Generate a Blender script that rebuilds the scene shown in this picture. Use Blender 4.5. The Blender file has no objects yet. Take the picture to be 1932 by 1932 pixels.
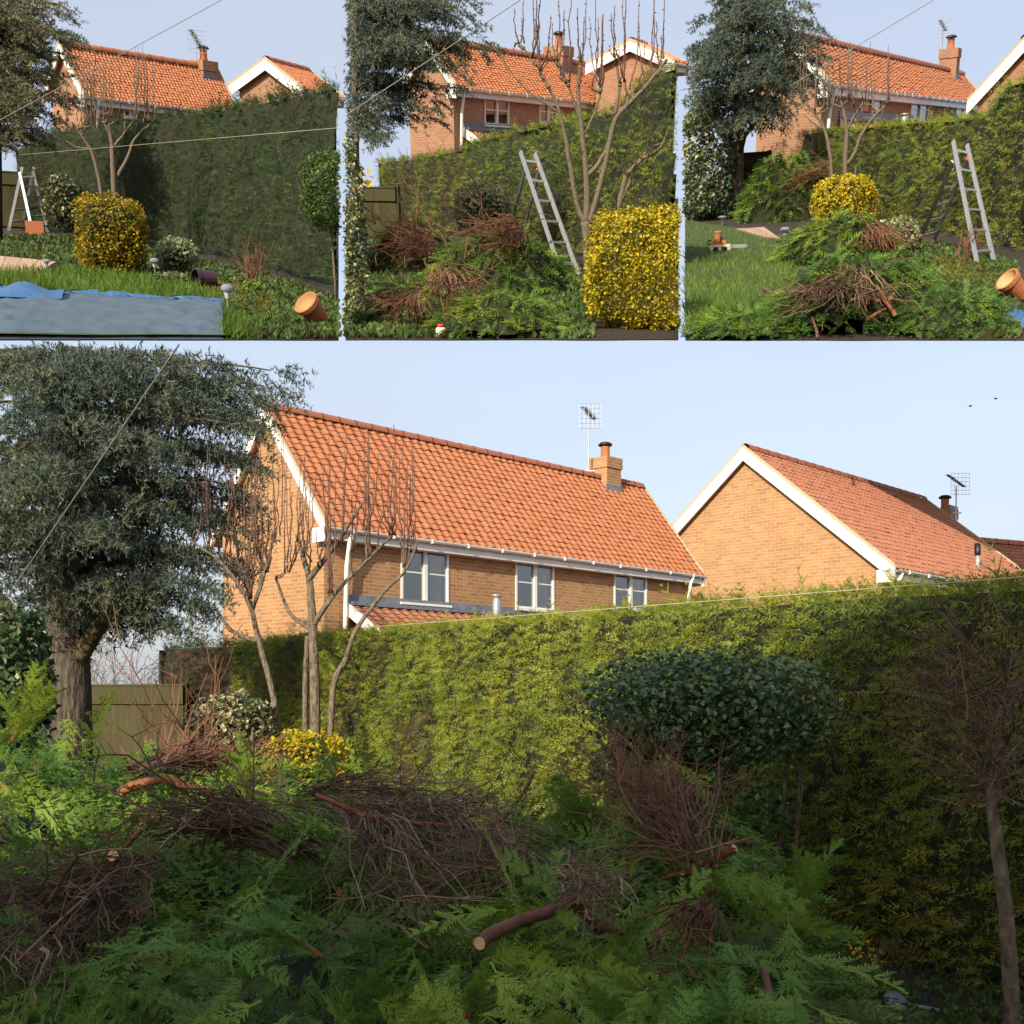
import bpy, math, random
import numpy as np
from mathutils import Matrix, Vector

# ------------------------------------------------------------------ camera, sky, sun
scene = bpy.context.scene
F, CX, CY, W = 2200.0, 966.0, 1312.0, 1932.0
cd = bpy.data.cameras.new('camera'); cam = bpy.data.objects.new('camera', cd)
scene.collection.objects.link(cam)
cam.location = (0, 0, 1.6); cam.rotation_euler = (math.radians(90), 0, 0)
cd.sensor_width = 36.0; cd.lens = 36.0 * F / W
cd.shift_y = (CY - W / 2) / W
cd.clip_start = 0.1; cd.clip_end = 6000
scene.camera = cam

SUN_AZ, SUN_EL = math.radians(24), math.radians(22)      # azimuth: to the left of straight behind the camera
SUN = np.array([-math.sin(SUN_AZ) * math.cos(SUN_EL), -math.cos(SUN_AZ) * math.cos(SUN_EL), math.sin(SUN_EL)])
world = bpy.data.worlds.new('World'); scene.world = world; world.use_nodes = True
wn = world.node_tree.nodes; wl = world.node_tree.links
sky = wn.new('ShaderNodeTexSky'); sky.sky_type = 'NISHITA'; sky.sun_disc = False
sky.sun_elevation = SUN_EL
sky.sun_rotation = math.atan2(SUN[0], SUN[1])
sky.air_density = 1.0; sky.dust_density = 3.0; sky.ozone_density = 1.0
# a thin, even veil of high cloud over the whole sky
vtc = wn.new('ShaderNodeTexCoord'); vmp = wn.new('ShaderNodeMapping'); vmp.inputs['Scale'].default_value = (1.2, 1.2, 4.0)
vnz = wn.new('ShaderNodeTexNoise'); vnz.inputs['Scale'].default_value = 1.6; vnz.inputs['Detail'].default_value = 7
vmr = wn.new('ShaderNodeMapRange'); vmr.inputs['From Min'].default_value = .3; vmr.inputs['From Max'].default_value = .7; vmr.inputs['To Min'].default_value = .64; vmr.inputs['To Max'].default_value = .84
vmx = wn.new('ShaderNodeMix'); vmx.data_type = 'RGBA'; vmx.inputs['B'].default_value = (2.02, 2.16, 2.5, 1)
wl.new(vtc.outputs['Generated'], vmp.inputs[0]); wl.new(vmp.outputs[0], vnz.inputs['Vector']); wl.new(vnz.outputs['Fac'], vmr.inputs[0])
wl.new(vmr.outputs[0], vmx.inputs['Factor']); wl.new(sky.outputs[0], vmx.inputs['A'])
wl.new(vmx.outputs['Result'], wn['Background'].inputs[0]); wn['Background'].inputs[1].default_value = 0.14
sl = bpy.data.lights.new('sun', 'SUN'); sl.energy = 2.85; sl.angle = math.radians(0.6); sl.color = (1.0, 0.89, 0.72)
so = bpy.data.objects.new('sun', sl); scene.collection.objects.link(so)
so.rotation_euler = Vector((-SUN[0], -SUN[1], -SUN[2])).to_track_quat('-Z', 'Y').to_euler()
scene.view_settings.view_transform = 'Standard'; scene.view_settings.look = 'None'
scene.view_settings.exposure = 1.2; scene.view_settings.gamma = 1.0
scene.view_settings.use_curve_mapping = False
scene.cycles.max_bounces = 6; scene.cycles.diffuse_bounces = 3; scene.cycles.transparent_max_bounces = 8
scene.cycles.use_denoising = True

rng = np.random.default_rng(11)
COL = scene.collection

# ------------------------------------------------------------------ mesh helpers
def A(*a): return np.array(a, float)
def unit(v): v = np.asarray(v, float); return v / (np.linalg.norm(v, axis=-1, keepdims=True) + 1e-12)

class Geo:
    def __init__(s): s.v = []; s.f = {3: [], 4: []}; s.m = {3: [], 4: []}; s.t = []; s.uv = []; s.n = 0
    def add(s, V, Fc, tone=0.5, mat=0, uv=None):
        V = np.asarray(V, float).reshape(-1, 3); n = len(V)
        if n == 0: return s
        Fl = Fc if isinstance(Fc, (list, tuple)) and len(Fc) and isinstance(Fc[0], np.ndarray) else [np.asarray(Fc, int)]
        for f in Fl:
            if len(f) == 0: continue
            k = f.shape[1]; s.f[k].append(f + s.n); s.m[k].append(np.full(len(f), mat, np.int32))
        s.v.append(V); s.t.append(np.broadcast_to(np.asarray(tone, float), (n,)))
        s.uv.append(np.zeros((n, 3)) if uv is None else np.asarray(uv, float)); s.n += n
        return s
    def build(s, name, mats, parent=None, base=None, M=None, smooth=False, kind=None):
        V = np.concatenate(s.v) if s.v else np.zeros((0, 3))
        if base is not None: V = V - np.asarray(base)
        me = bpy.data.meshes.new(name)
        f3 = np.concatenate(s.f[3]) if s.f[3] else np.zeros((0, 3), int)
        f4 = np.concatenate(s.f[4]) if s.f[4] else np.zeros((0, 4), int)
        me.vertices.add(len(V)); me.vertices.foreach_set('co', V.astype(np.float32).ravel())
        nl = f3.size + f4.size; me.loops.add(nl)
        me.loops.foreach_set('vertex_index', np.concatenate([f3.ravel(), f4.ravel()]).astype(np.int32))
        np_ = len(f3) + len(f4); me.polygons.add(np_)
        st = np.concatenate([np.arange(len(f3)) * 3, f3.size + np.arange(len(f4)) * 4]).astype(np.int32)
        me.polygons.foreach_set('loop_start', st)
        mi = np.concatenate((s.m[3] or [np.zeros(0, np.int32)]) + (s.m[4] or [np.zeros(0, np.int32)]))
        me.polygons.foreach_set('material_index', mi.astype(np.int32))
        me.polygons.foreach_set('use_smooth', np.full(np_, bool(smooth)))
        a = me.attributes.new('tone', 'FLOAT', 'POINT'); a.data.foreach_set('value', np.concatenate(s.t).astype(np.float32) if s.t else [])
        a = me.attributes.new('uvw', 'FLOAT_VECTOR', 'POINT'); a.data.foreach_set('vector', np.concatenate(s.uv).astype(np.float32).ravel() if s.uv else [])
        me.update(calc_edges=True); me.validate()
        for m in (mats if isinstance(mats, (list, tuple)) else [mats]): me.materials.append(m)
        o = bpy.data.objects.new(name, me); COL.objects.link(o)
        if parent is not None: o.parent = parent
        if M is not None: o.matrix_world = M
        if kind: o['kind'] = kind
        return o

def box(lo, hi, B=None, o=None):
    """axis box lo..hi in basis B (3 row vectors) about origin o"""
    lo = np.asarray(lo, float); hi = np.asarray(hi, float)
    c = np.array([[x, y, z] for z in (lo[2], hi[2]) for y in (lo[1], hi[1]) for x in (lo[0], hi[0])])
    f = np.array([[0, 2, 3, 1], [4, 5, 7, 6], [0, 1, 5, 4], [2, 6, 7, 3], [0, 4, 6, 2], [1, 3, 7, 5]])
    if B is not None: c = np.asarray(o) + c @ np.asarray(B)
    return c, f

def beam(p, q, w, h, up=(0, 0, 1)):
    p = np.asarray(p, float); q = np.asarray(q, float); y = unit(q - p); x = unit(np.cross(y, up)); z = np.cross(x, y)
    return box((-w / 2, 0, -h / 2), (w / 2, np.linalg.norm(q - p), h / 2), [x, y, z], p)

def tube(P, R, n=6, cap=True):
    P = np.asarray(P, float); R = np.broadcast_to(np.asarray(R, float), (len(P),))
    T = unit(np.gradient(P, axis=0)); ref = A(0, 0, 1) if abs(T[0][2]) < .8 else A(1, 0, 0)
    X = unit(np.cross(T, ref)); Y = np.cross(T, X)
    a = np.arange(n) * 2 * np.pi / n
    V = P[:, None, :] + R[:, None, None] * (np.cos(a)[None, :, None] * X[:, None, :] + np.sin(a)[None, :, None] * Y[:, None, :])
    m = len(P); i = np.arange(m - 1)[:, None] * n; j = np.arange(n)[None, :]; k = (j + 1) % n
    f = np.stack([i + j, i + k, i + n + k, i + n + j], -1).reshape(-1, 4)
    V = V.reshape(-1, 3); fs = [f]
    if cap:
        V = np.vstack([V, P[0], P[-1]]); c0 = m * n; jj = np.arange(n); kk = (jj + 1) % n
        fs.append(np.concatenate([np.stack([np.full(n, c0), kk, jj], -1), np.stack([np.full(n, c0 + 1), (m - 1) * n + jj, (m - 1) * n + kk], -1)]))
    return V, fs

def lathe(prof, n=16, o=(0, 0, 0), B=None):
    prof = np.asarray(prof, float); a = np.arange(n) * 2 * np.pi / n
    V = np.stack([prof[:, 0][:, None] * np.cos(a), prof[:, 0][:, None] * np.sin(a), np.repeat(prof[:, 1][:, None], n, 1)], -1).reshape(-1, 3)
    m = len(prof); i = np.arange(m - 1)[:, None] * n; j = np.arange(n)[None, :]; k = (j + 1) % n
    f = np.stack([i + j, i + k, i + n + k, i + n + j], -1).reshape(-1, 4)
    if B is not None: V = V @ np.asarray(B)
    return V + np.asarray(o), f

def inst(g, T, pos, D, roll, scl, tone, mat=0, jit=None):
    """copies of template T (Y forward, Z up) at pos, pointing along D, scaled"""
    V, Fc = T[0], T[1]; n = len(pos)
    if n == 0: return
    D = unit(D); ref = np.tile(A(0, 0, 1), (n, 1)); par = np.abs(D[:, 2]) > .97; ref[par] = A(1, 0, 0)
    X = unit(np.cross(D, ref)); Z = np.cross(X, D)
    c, s_ = np.cos(roll)[:, None], np.sin(roll)[:, None]
    X2 = X * c + Z * s_; Z2 = -X * s_ + Z * c
    scl = np.broadcast_to(np.asarray(scl, float), (n,))[:, None, None]
    P = pos[:, None, :] + scl * (V[None, :, 0:1] * X2[:, None] + V[None, :, 1:2] * D[:, None] + V[None, :, 2:3] * Z2[:, None])
    k = len(V); fs = [(f[None] + (np.arange(n) * k)[:, None, None]).reshape(-1, f.shape[1]) for f in (Fc if isinstance(Fc, list) else [Fc])]
    t = np.broadcast_to(np.asarray(tone, float), (n,))[:, None] + (T[2][None, :] if len(T) > 2 else 0)
    g.add(P.reshape(-1, 3), fs, np.broadcast_to(t, (n, k)).ravel(), mat)

def vnoise(P, s, seed=0):
    """cheap smooth noise 0..1 at points P with feature size s"""
    P = np.asarray(P, float) / s; r = np.random.default_rng(seed); out = 0
    for i in range(6):
        d = unit(r.normal(size=P.shape[-1])) * r.uniform(.6, 2.4); out = out + np.sin(P @ d * 3.1 + r.uniform(0, 6.28) + 1.5 * np.sin(P @ d[::-1] * 1.7 + r.uniform(0, 6.28)))
    return np.clip(.5 + out / 6.5, 0, 1)

# ------------------------------------------------------------------ places
class Site:
    """a viewing place: local X right, Y forward, Z up, origin on the ground under the eye"""
    def __init__(s, uc=None, vh=None, eye=1.6, u0=-1e9, u1=1e9, off=0.0, v1=1e9):
        s.v1 = v1; s.eye = eye; s.k = eye / 1.6; s.u0, s.u1, s.off = u0, u1, off
        if uc is None: R = np.eye(3)
        else:
            y = unit(A((uc - CX) / F, 1, -(vh - CY) / F)); X = A(1, 0, 0); Z = A(0, 0, 1)
            xa = unit(X - (X @ y) * y); za = np.cross(xa, y); zb = unit(Z - (Z @ y) * y)
            z = unit(za + zb); z = unit(z - (z @ y) * y); x = np.cross(y, z); R = np.stack([x, y, z], 1)
        s.R = R
        m = np.eye(4); m[:3, :3] = R; m[:3, 3] = A(0, 0, 1.6) - R @ A(0, 0, eye)
        s.M = Matrix(m.tolist())
    def P(s, p, q): return (p * 0.33691 + s.off * 0.94336, q * 0.33691)
    def loc(s, u, v):
        r = s.R.T @ A((u - CX) / F, 1, -(v - CY) / F); return r / r[1]
    def pt(s, u, v, d): return s.loc(u, v) * d + A(0, 0, s.eye)
    def gnd(s, u, v, z=0.0):
        r = s.loc(u, v); return r * ((z - s.eye) / r[2]) + A(0, 0, s.eye)
    def atz(s, u, v, z): return s.gnd(u, v, z)
    def world(s, p): return (np.asarray(p) - A(0, 0, s.eye)) @ s.R.T + A(0, 0, 1.6)
    def uv(s, p):
        w = s.world(p) - A(0, 0, 1.6); return CX + F * w[..., 0] / w[..., 1], CY - F * w[..., 2] / w[..., 1]
    def mpp(s, p): return float((s.world(p))[..., 1]) / F
    def keep(s, p):
        u, v = s.uv(p); return (u > s.u0) & (u < s.u1) & (v < s.v1)
    def mat(s, base): return s.M @ Matrix.Translation(Vector(base))
    def sun(s): return s.R.T @ SUN

def tag(o, label, cat, group=None):
    o['label'] = label; o['category'] = cat
    if group: o['group'] = group
    return o
def thing(site, name, label, cat, base, group=None):
    o = bpy.data.objects.new(name, None); o.empty_display_size = .1; COL.objects.link(o)
    o.matrix_world = site.mat(base); return tag(o, label, cat, group)
def single(site, g, name, mats, label, cat, base, group=None, smooth=False):
    return tag(g.build(name, mats, base=base, M=site.mat(base), smooth=smooth), label, cat, group)

# ------------------------------------------------------------------ materials
def _new(name):
    m = bpy.data.materials.new(name); m.use_nodes = True; nt = m.node_tree
    return m, nt.nodes, nt.links, nt.nodes['Principled BSDF'], nt.nodes['Material Output']
def c4(c): return (c[0], c[1], c[2], 1)
def foliage(name, stops, transl=.25, rough=.55, spec=.25):
    m, n, l, b, out = _new(name)
    at = n.new('ShaderNodeAttribute'); at.attribute_name = 'tone'
    r = n.new('ShaderNodeValToRGB'); e = r.color_ramp.elements
    e[0].position, e[0].color = stops[0][0], c4(stops[0][1]); e[1].position, e[1].color = stops[-1][0], c4(stops[-1][1])
    for p, c in stops[1:-1]: x = e.new(p); x.color = c4(c)
    l.new(at.outputs['Fac'], r.inputs[0]); l.new(r.outputs[0], b.inputs['Base Color'])
    b.inputs['Roughness'].default_value = rough; b.inputs['Specular IOR Level'].default_value = spec
    if transl:
        t = n.new('ShaderNodeBsdfTranslucent'); l.new(r.outputs[0], t.inputs[0]); mx = n.new('ShaderNodeMixShader')
        mx.inputs[0].default_value = transl; l.new(b.outputs[0], mx.inputs[1]); l.new(t.outputs[0], mx.inputs[2]); l.new(mx.outputs[0], out.inputs[0])
    return m
def plain(name, c1, c2=None, scale=4.0, rough=.6, bump=.0, metal=0.0, spec=.4, detail=6, stretch=(1, 1, 1), tone=0.0):
    m, n, l, b, out = _new(name)
    b.inputs['Roughness'].default_value = rough; b.inputs['Metallic'].default_value = metal; b.inputs['Specular IOR Level'].default_value = spec
    if c2 is None: c2 = [x * .75 for x in c1]
    tc = n.new('ShaderNodeTexCoord'); mp = n.new('ShaderNodeMapping'); mp.inputs['Scale'].default_value = stretch
    nz = n.new('ShaderNodeTexNoise'); nz.inputs['Scale'].default_value = scale; nz.inputs['Detail'].default_value = detail
    l.new(tc.outputs['Object'], mp.inputs[0]); l.new(mp.outputs[0], nz.inputs['Vector'])
    r = n.new('ShaderNodeValToRGB'); r.color_ramp.elements[0].position = .3; r.color_ramp.elements[1].position = .7
    r.color_ramp.elements[0].color = c4(c2); r.color_ramp.elements[1].color = c4(c1)
    l.new(nz.outputs['Fac'], r.inputs[0]); last = r.outputs[0]
    if tone:
        at = n.new('ShaderNodeAttribute'); at.attribute_name = 'tone'; hs = n.new('ShaderNodeHueSaturation')
        mr = n.new('ShaderNodeMapRange'); mr.inputs['To Min'].default_value = 1 - tone; mr.inputs['To Max'].default_value = 1 + tone
        l.new(at.outputs['Fac'], mr.inputs[0]); l.new(mr.outputs[0], hs.inputs['Value']); l.new(last, hs.inputs['Color']); last = hs.outputs[0]
    l.new(last, b.inputs['Base Color'])
    if bump:
        bp = n.new('ShaderNodeBump'); bp.inputs['Strength'].default_value = bump; bp.inputs['Distance'].default_value = .05
        l.new(nz.outputs['Fac'], bp.inputs['Height']); l.new(bp.outputs[0], b.inputs['Normal'])
    return m
def tilemat(name, c1, c2, scale=2.0):
    """fired clay, a little different from tile to tile"""
    m, n, l, b, out = _new(name)
    b.inputs['Roughness'].default_value = .75; b.inputs['Specular IOR Level'].default_value = .25
    oi = n.new('ShaderNodeObjectInfo'); at = n.new('ShaderNodeAttribute'); at.attribute_name = 'tone'
    tc = n.new('ShaderNodeTexCoord'); nz = n.new('ShaderNodeTexNoise'); nz.inputs['Scale'].default_value = scale; nz.inputs['Detail'].default_value = 5
    l.new(tc.outputs['Object'], nz.inputs['Vector'])
    ad = n.new('ShaderNodeMath'); ad.operation = 'ADD'; l.new(oi.outputs['Random'], ad.inputs[0]); l.new(at.outputs['Fac'], ad.inputs[1])
    fr = n.new('ShaderNodeMath'); fr.operation = 'FRACT'; l.new(ad.outputs[0], fr.inputs[0])
    mu = n.new('ShaderNodeMath'); mu.operation = 'MULTIPLY_ADD'; l.new(nz.outputs['Fac'], mu.inputs[0]); mu.inputs[1].default_value = .7
    m2 = n.new('ShaderNodeMath'); m2.operation = 'MULTIPLY'; l.new(fr.outputs[0], m2.inputs[0]); m2.inputs[1].default_value = .4; l.new(m2.outputs[0], mu.inputs[2])
    mx = n.new('ShaderNodeMix'); mx.data_type = 'RGBA'; mx.inputs['A'].default_value = c4(c1); mx.inputs['B'].default_value = c4(c2)
    l.new(mu.outputs[0], mx.inputs['Factor']); l.new(mx.outputs['Result'], b.inputs['Base Color'])
    return m
def brick(name, k=1.0, c1=(.39, .2, .085), c2=(.29, .135, .058), mortar=(.4, .29, .18)):
    m, n, l, b, out = _new(name); b.inputs['Roughness'].default_value = .85; b.inputs['Specular IOR Level'].default_value = .2
    at = n.new('ShaderNodeAttribute'); at.attribute_name = 'uvw'
    bt = n.new('ShaderNodeTexBrick'); bt.inputs['Scale'].default_value = 1.0
    for i, v in (('Mortar Size', .009 * k), ('Brick Width', .225 * k), ('Row Height', .078 * k), ('Bias', -.1)): bt.inputs[i].default_value = v
    bt.inputs['Color1'].default_value = c4(c1); bt.inputs['Color2'].default_value = c4(c2); bt.inputs['Mortar'].default_value = c4(mortar)
    l.new(at.outputs['Vector'], bt.inputs['Vector'])
    mp = n.new('ShaderNodeMapping'); mp.inputs['Scale'].default_value = (4.4 / k, 12.8 / k, 1)
    l.new(at.outputs['Vector'], mp.inputs[0]); wn_ = n.new('ShaderNodeTexNoise'); wn_.inputs['Scale'].default_value = 1.0; wn_.inputs['Detail'].default_value = 1
    l.new(mp.outputs[0], wn_.inputs['Vector'])
    rp = n.new('ShaderNodeValToRGB'); rp.color_ramp.elements[0].position = .58; rp.color_ramp.elements[1].position = .72
    rp.color_ramp.elements[0].color = (0, 0, 0, 1); rp.color_ramp.elements[1].color = (1, 1, 1, 1); l.new(wn_.outputs['Fac'], rp.inputs[0])
    nz = n.new('ShaderNodeTexNoise'); nz.inputs['Scale'].default_value = .8 / k; nz.inputs['Detail'].default_value = 6; l.new(at.outputs['Vector'], nz.inputs['Vector'])
    mx = n.new('ShaderNodeMix'); mx.data_type = 'RGBA'; mm = n.new('ShaderNodeMath'); mm.operation = 'MULTIPLY'; mm.inputs[1].default_value = .35; l.new(rp.outputs[0], mm.inputs[0])
    l.new(mm.outputs[0], mx.inputs['Factor']); l.new(bt.outputs['Color'], mx.inputs['A']); mx.inputs['B'].default_value = (.5, .34, .17, 1)
    hs = n.new('ShaderNodeHueSaturation'); mr = n.new('ShaderNodeMapRange'); mr.inputs['To Min'].default_value = .8; mr.inputs['To Max'].default_value = 1.2
    l.new(nz.outputs['Fac'], mr.inputs[0]); l.new(mr.outputs[0], hs.inputs['Value']); l.new(mx.outputs['Result'], hs.inputs['Color']); l.new(hs.outputs[0], b.inputs['Base Color'])
    bp = n.new('ShaderNodeBump'); bp.inputs['Strength'].default_value = .6; bp.inputs['Distance'].default_value = .01 * k; bp.invert = True
    l.new(bt.outputs['Fac'], bp.inputs['Height']); l.new(bp.outputs[0], b.inputs['Normal'])
    return m
def glassmat(name):
    m, n, l, b, out = _new(name); n.remove(b)
    t = n.new('ShaderNodeBsdfTransparent'); t.inputs[0].default_value = (.75, .8, .82, 1); g = n.new('ShaderNodeBsdfGlossy'); g.inputs['Roughness'].default_value = .03
    fr = n.new('ShaderNodeFresnel'); fr.inputs['IOR'].default_value = 1.7; ad = n.new('ShaderNodeMath'); ad.operation = 'ADD'; ad.inputs[1].default_value = .18
    l.new(fr.outputs[0], ad.inputs[0]); mx = n.new('ShaderNodeMixShader'); l.new(ad.outputs[0], mx.inputs[0]); l.new(t.outputs[0], mx.inputs[1]); l.new(g.outputs[0], mx.inputs[2]); l.new(mx.outputs[0], out.inputs[0])
    return m

MAT = {}
MAT['tile'] = tilemat('clay_pantile', (.36, .128, .058), (.48, .19, .088))
MAT['tile_worn'] = tilemat('weathered_clay_tile', (.31, .125, .075), (.41, .175, .105))
MAT['ridge'] = tilemat('ridge_clay', (.3, .11, .06), (.4, .15, .08))
MAT['white'] = plain('white_upvc', (.82, .8, .76), (.72, .7, .64), 3, .35)
MAT['cream'] = plain('cream_mortar', (.5, .4, .26), (.36, .29, .18), 20, .9, .2)
MAT['lead'] = plain('lead_flashing', (.2, .22, .26), (.12, .13, .16), 6, .5, .1)
MAT['glass'] = glassmat('window_glass')
MAT['curtain'] = plain('curtain', (.75, .66, .5), (.6, .5, .36), 3, .9)
MAT['room'] = plain('room_lining', (.22, .2, .18), (.15, .14, .13), 1, .9)
MAT['dark'] = plain('black_metal', (.03, .03, .035), (.02, .02, .02), 8, .4, metal=.5)
MAT['alu'] = plain('aluminium', (.42, .43, .44), (.28, .29, .3), 14, .45, .05, metal=.45)
MAT['galv'] = plain('galvanised_mast', (.5, .52, .55), (.38, .4, .42), 8, .45, metal=.4)
MAT['bark_fruit'] = plain('fruit_tree_bark', (.23, .185, .125), (.07, .053, .036), 26, .95, .9, stretch=(1, 1, .45))
MAT['twig_fruit'] = plain('fruit_twig_bark', (.16, .085, .055), (.1, .055, .04), 12, .8)
MAT['bark_cedar'] = plain('cedar_bark', (.13, .105, .08), (.035, .028, .022), 22, .95, 1.0, stretch=(1, 1, .3))
MAT['bark_moss'] = plain('mossy_limb', (.11, .088, .035), (.05, .04, .022), 14, .95, .6)
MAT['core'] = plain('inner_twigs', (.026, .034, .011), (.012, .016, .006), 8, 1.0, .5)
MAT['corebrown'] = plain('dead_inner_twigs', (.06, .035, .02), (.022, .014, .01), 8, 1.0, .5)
MAT['soil'] = plain('garden_soil', (.04, .029, .019), (.016, .012, .009), 6, 1.0, 1.0)
MAT['lawn_soil'] = plain('lawn_base', (.05, .075, .015), (.03, .045, .012), 2, 1.0, .4)
MAT['log'] = plain('conifer_bark', (.17, .075, .045), (.08, .035, .024), 10, .85, .5, stretch=(1, 1, .3))
MAT['logred'] = plain('peeling_red_bark', (.3, .1, .035), (.13, .045, .02), 14, .8, .5)
MAT['cut'] = plain('fresh_cut_wood', (.66, .44, .24), (.5, .3, .15), 20, .8)
MAT['fence'] = plain('green_stained_wood', (.058, .053, .016), (.034, .031, .01), 4, .85, .25, stretch=(8, 8, .6), tone=.25)
MAT['terra'] = plain('terracotta', (.42, .15, .06), (.33, .11, .045), 7, .8, .1)
MAT['terra_in'] = plain('pale_clay', (.62, .42, .22), (.5, .32, .16), 7, .85)
MAT['tarp'] = plain('tarpaulin', (.075, .115, .15), (.05, .08, .11), 1.1, .55, .3)
MAT['blue'] = plain('blue_sheet', (.045, .13, .3), (.03, .09, .2), 3, .45)
MAT['paving'] = plain('buff_paving', (.42, .29, .19), (.32, .21, .14), 5, .9, .3, tone=.15)
MAT['cable'] = plain('grey_cable', (.2, .2, .19), (.15, .15, .14), 10, .6)
MAT['string'] = plain('cream_string', (.5, .45, .3), (.4, .36, .24), 10, .8)
MAT['plastic'] = plain('grey_plastic', (.2, .22, .26), (.14, .16, .19), 5, .35)
MAT['pale_plastic'] = plain('pale_plastic', (.5, .52, .55), (.4, .42, .45), 5, .3)
MAT['red'] = plain('red_plastic', (.55, .05, .02), (.45, .03, .015), 5, .4)
MAT['orange'] = plain('orange_plastic', (.7, .2, .02), (.55, .14, .015), 5, .4)
MAT['block'] = plain('white_block', (.72, .68, .58), (.58, .52, .42), 8, .85, .2)
MAT['darkpot'] = plain('dark_glazed_pot', (.045, .02, .025), (.03, .014, .018), 5, .3)
# foliage: tone 0..1 runs through a kind of plant's leaf colours
MAT['hedge'] = foliage('leylandii_hedge', [(0, (0.111, 0.070, 0.032)), (.14, (0.166, 0.116, 0.041)), (.2, (0.066, 0.121, 0.023)), (.55, (0.155, 0.210, 0.026)), (.85, (0.277, 0.298, 0.032)), (1, (0.354, 0.354, 0.044))], .3)
MAT['hedge_shaded'] = foliage('leylandii_hedge_shaded', [(0, (0.060, 0.038, 0.019)), (.14, (0.072, 0.050, 0.021)), (.2, (0.018, 0.042, 0.014)), (.6, (0.036, 0.072, 0.019)), (1, (0.090, 0.119, 0.024))], .25)  # shaded copy of the hedge: shade is put into these darker greens
MAT['frond'] = foliage('leylandii_clipping', [(0, (0.121, 0.070, 0.035)), (.1, (0.060, 0.142, 0.024)), (.5, (0.114, 0.228, 0.035)), (.8, (0.188, 0.295, 0.041)), (1, (0.282, 0.362, 0.047))], .35)
MAT['cedar'] = foliage('blue_cedar_needles', [(0, (0.030, 0.048, 0.041)), (.4, (0.071, 0.100, 0.083)), (.8, (0.130, 0.147, 0.089)), (1, (0.165, 0.152, 0.059))], .1, .6)
MAT['cedar_sunlit'] = foliage('cedar_needles_sunlit', [(0, (0.056, 0.069, 0.037)), (.5, (0.150, 0.156, 0.088)), (1, (0.250, 0.225, 0.106))], .1, .6)  # same cedar with warm sunlight put into its needle colour
MAT['euonymus'] = foliage('golden_euonymus', [(0, (.03, .06, .008)), (.35, (.1, .12, .01)), (.6, (.42, .33, .015)), (1, (.62, .48, .03))], .3, .35)
MAT['euonymus_shaded'] = foliage('golden_euonymus_shade', [(0, (0.031, 0.059, 0.009)), (.45, (0.095, 0.106, 0.011)), (.7, (0.340, 0.234, 0.013)), (1, (0.531, 0.351, 0.021))], .3, .35)  # shaded copy of golden euonymus, shade put into the leaf colour
MAT['holly'] = foliage('variegated_holly', [(0, (.03, .05, .02)), (.45, (.09, .11, .05)), (.7, (.36, .34, .17)), (1, (.5, .47, .27))], .2, .4)
MAT['laurel'] = foliage('dark_evergreen', [(0, (0.029, 0.070, 0.029)), (.5, (0.074, 0.148, 0.054)), (.85, (0.123, 0.197, 0.074)), (1, (0.345, 0.173, 0.074))], .15, .3, .5)
MAT['ivy'] = foliage('ivy', [(0, (0.019, 0.046, 0.016)), (.5, (0.058, 0.098, 0.039)), (.8, (0.169, 0.195, 0.104)), (.93, (0.390, 0.377, 0.221)), (1, (0.520, 0.429, 0.052))], .15, .35)
MAT['whiteshrub'] = foliage('white_variegated_shrub', [(0, (.06, .09, .03)), (.5, (.22, .27, .12)), (1, (.55, .55, .36))], .3, .45)
MAT['grass'] = foliage('grass', [(0, (0.047, 0.086, 0.016)), (.5, (0.109, 0.195, 0.023)), (1, (0.187, 0.265, 0.039))], .35)
MAT['cover'] = foliage('ground_cover', [(0, (0.094, 0.062, 0.031)), (.3, (0.047, 0.086, 0.023)), (.7, (0.094, 0.149, 0.035)), (1, (0.187, 0.234, 0.062))], .3)
MAT['moss'] = foliage('yellow_moss', [(0, (.05, .05, .01)), (.5, (.15, .13, .015)), (1, (.26, .2, .025))], .3)
MAT['twig'] = foliage('dead_twigs', [(0, (.036, .021, .013)), (.5, (.1, .06, .037)), (.85, (.175, .11, .068)), (1, (.23, .165, .115))], .0, .85)
MAT['rust'] = foliage('rusty_dead_foliage', [(0, (0.055, 0.024, 0.015)), (.5, (0.143, 0.066, 0.040)), (1, (0.242, 0.121, 0.072))], .15, .85)
MAT['yellowleaf'] = foliage('yellow_leaf', [(0, (.45, .3, .01)), (1, (.7, .5, .02))], .3, .4)
MAT['greybush'] = foliage('far_bare_bush', [(0, (.09, .07, .05)), (1, (.2, .16, .12))], .0, .9)

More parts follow.
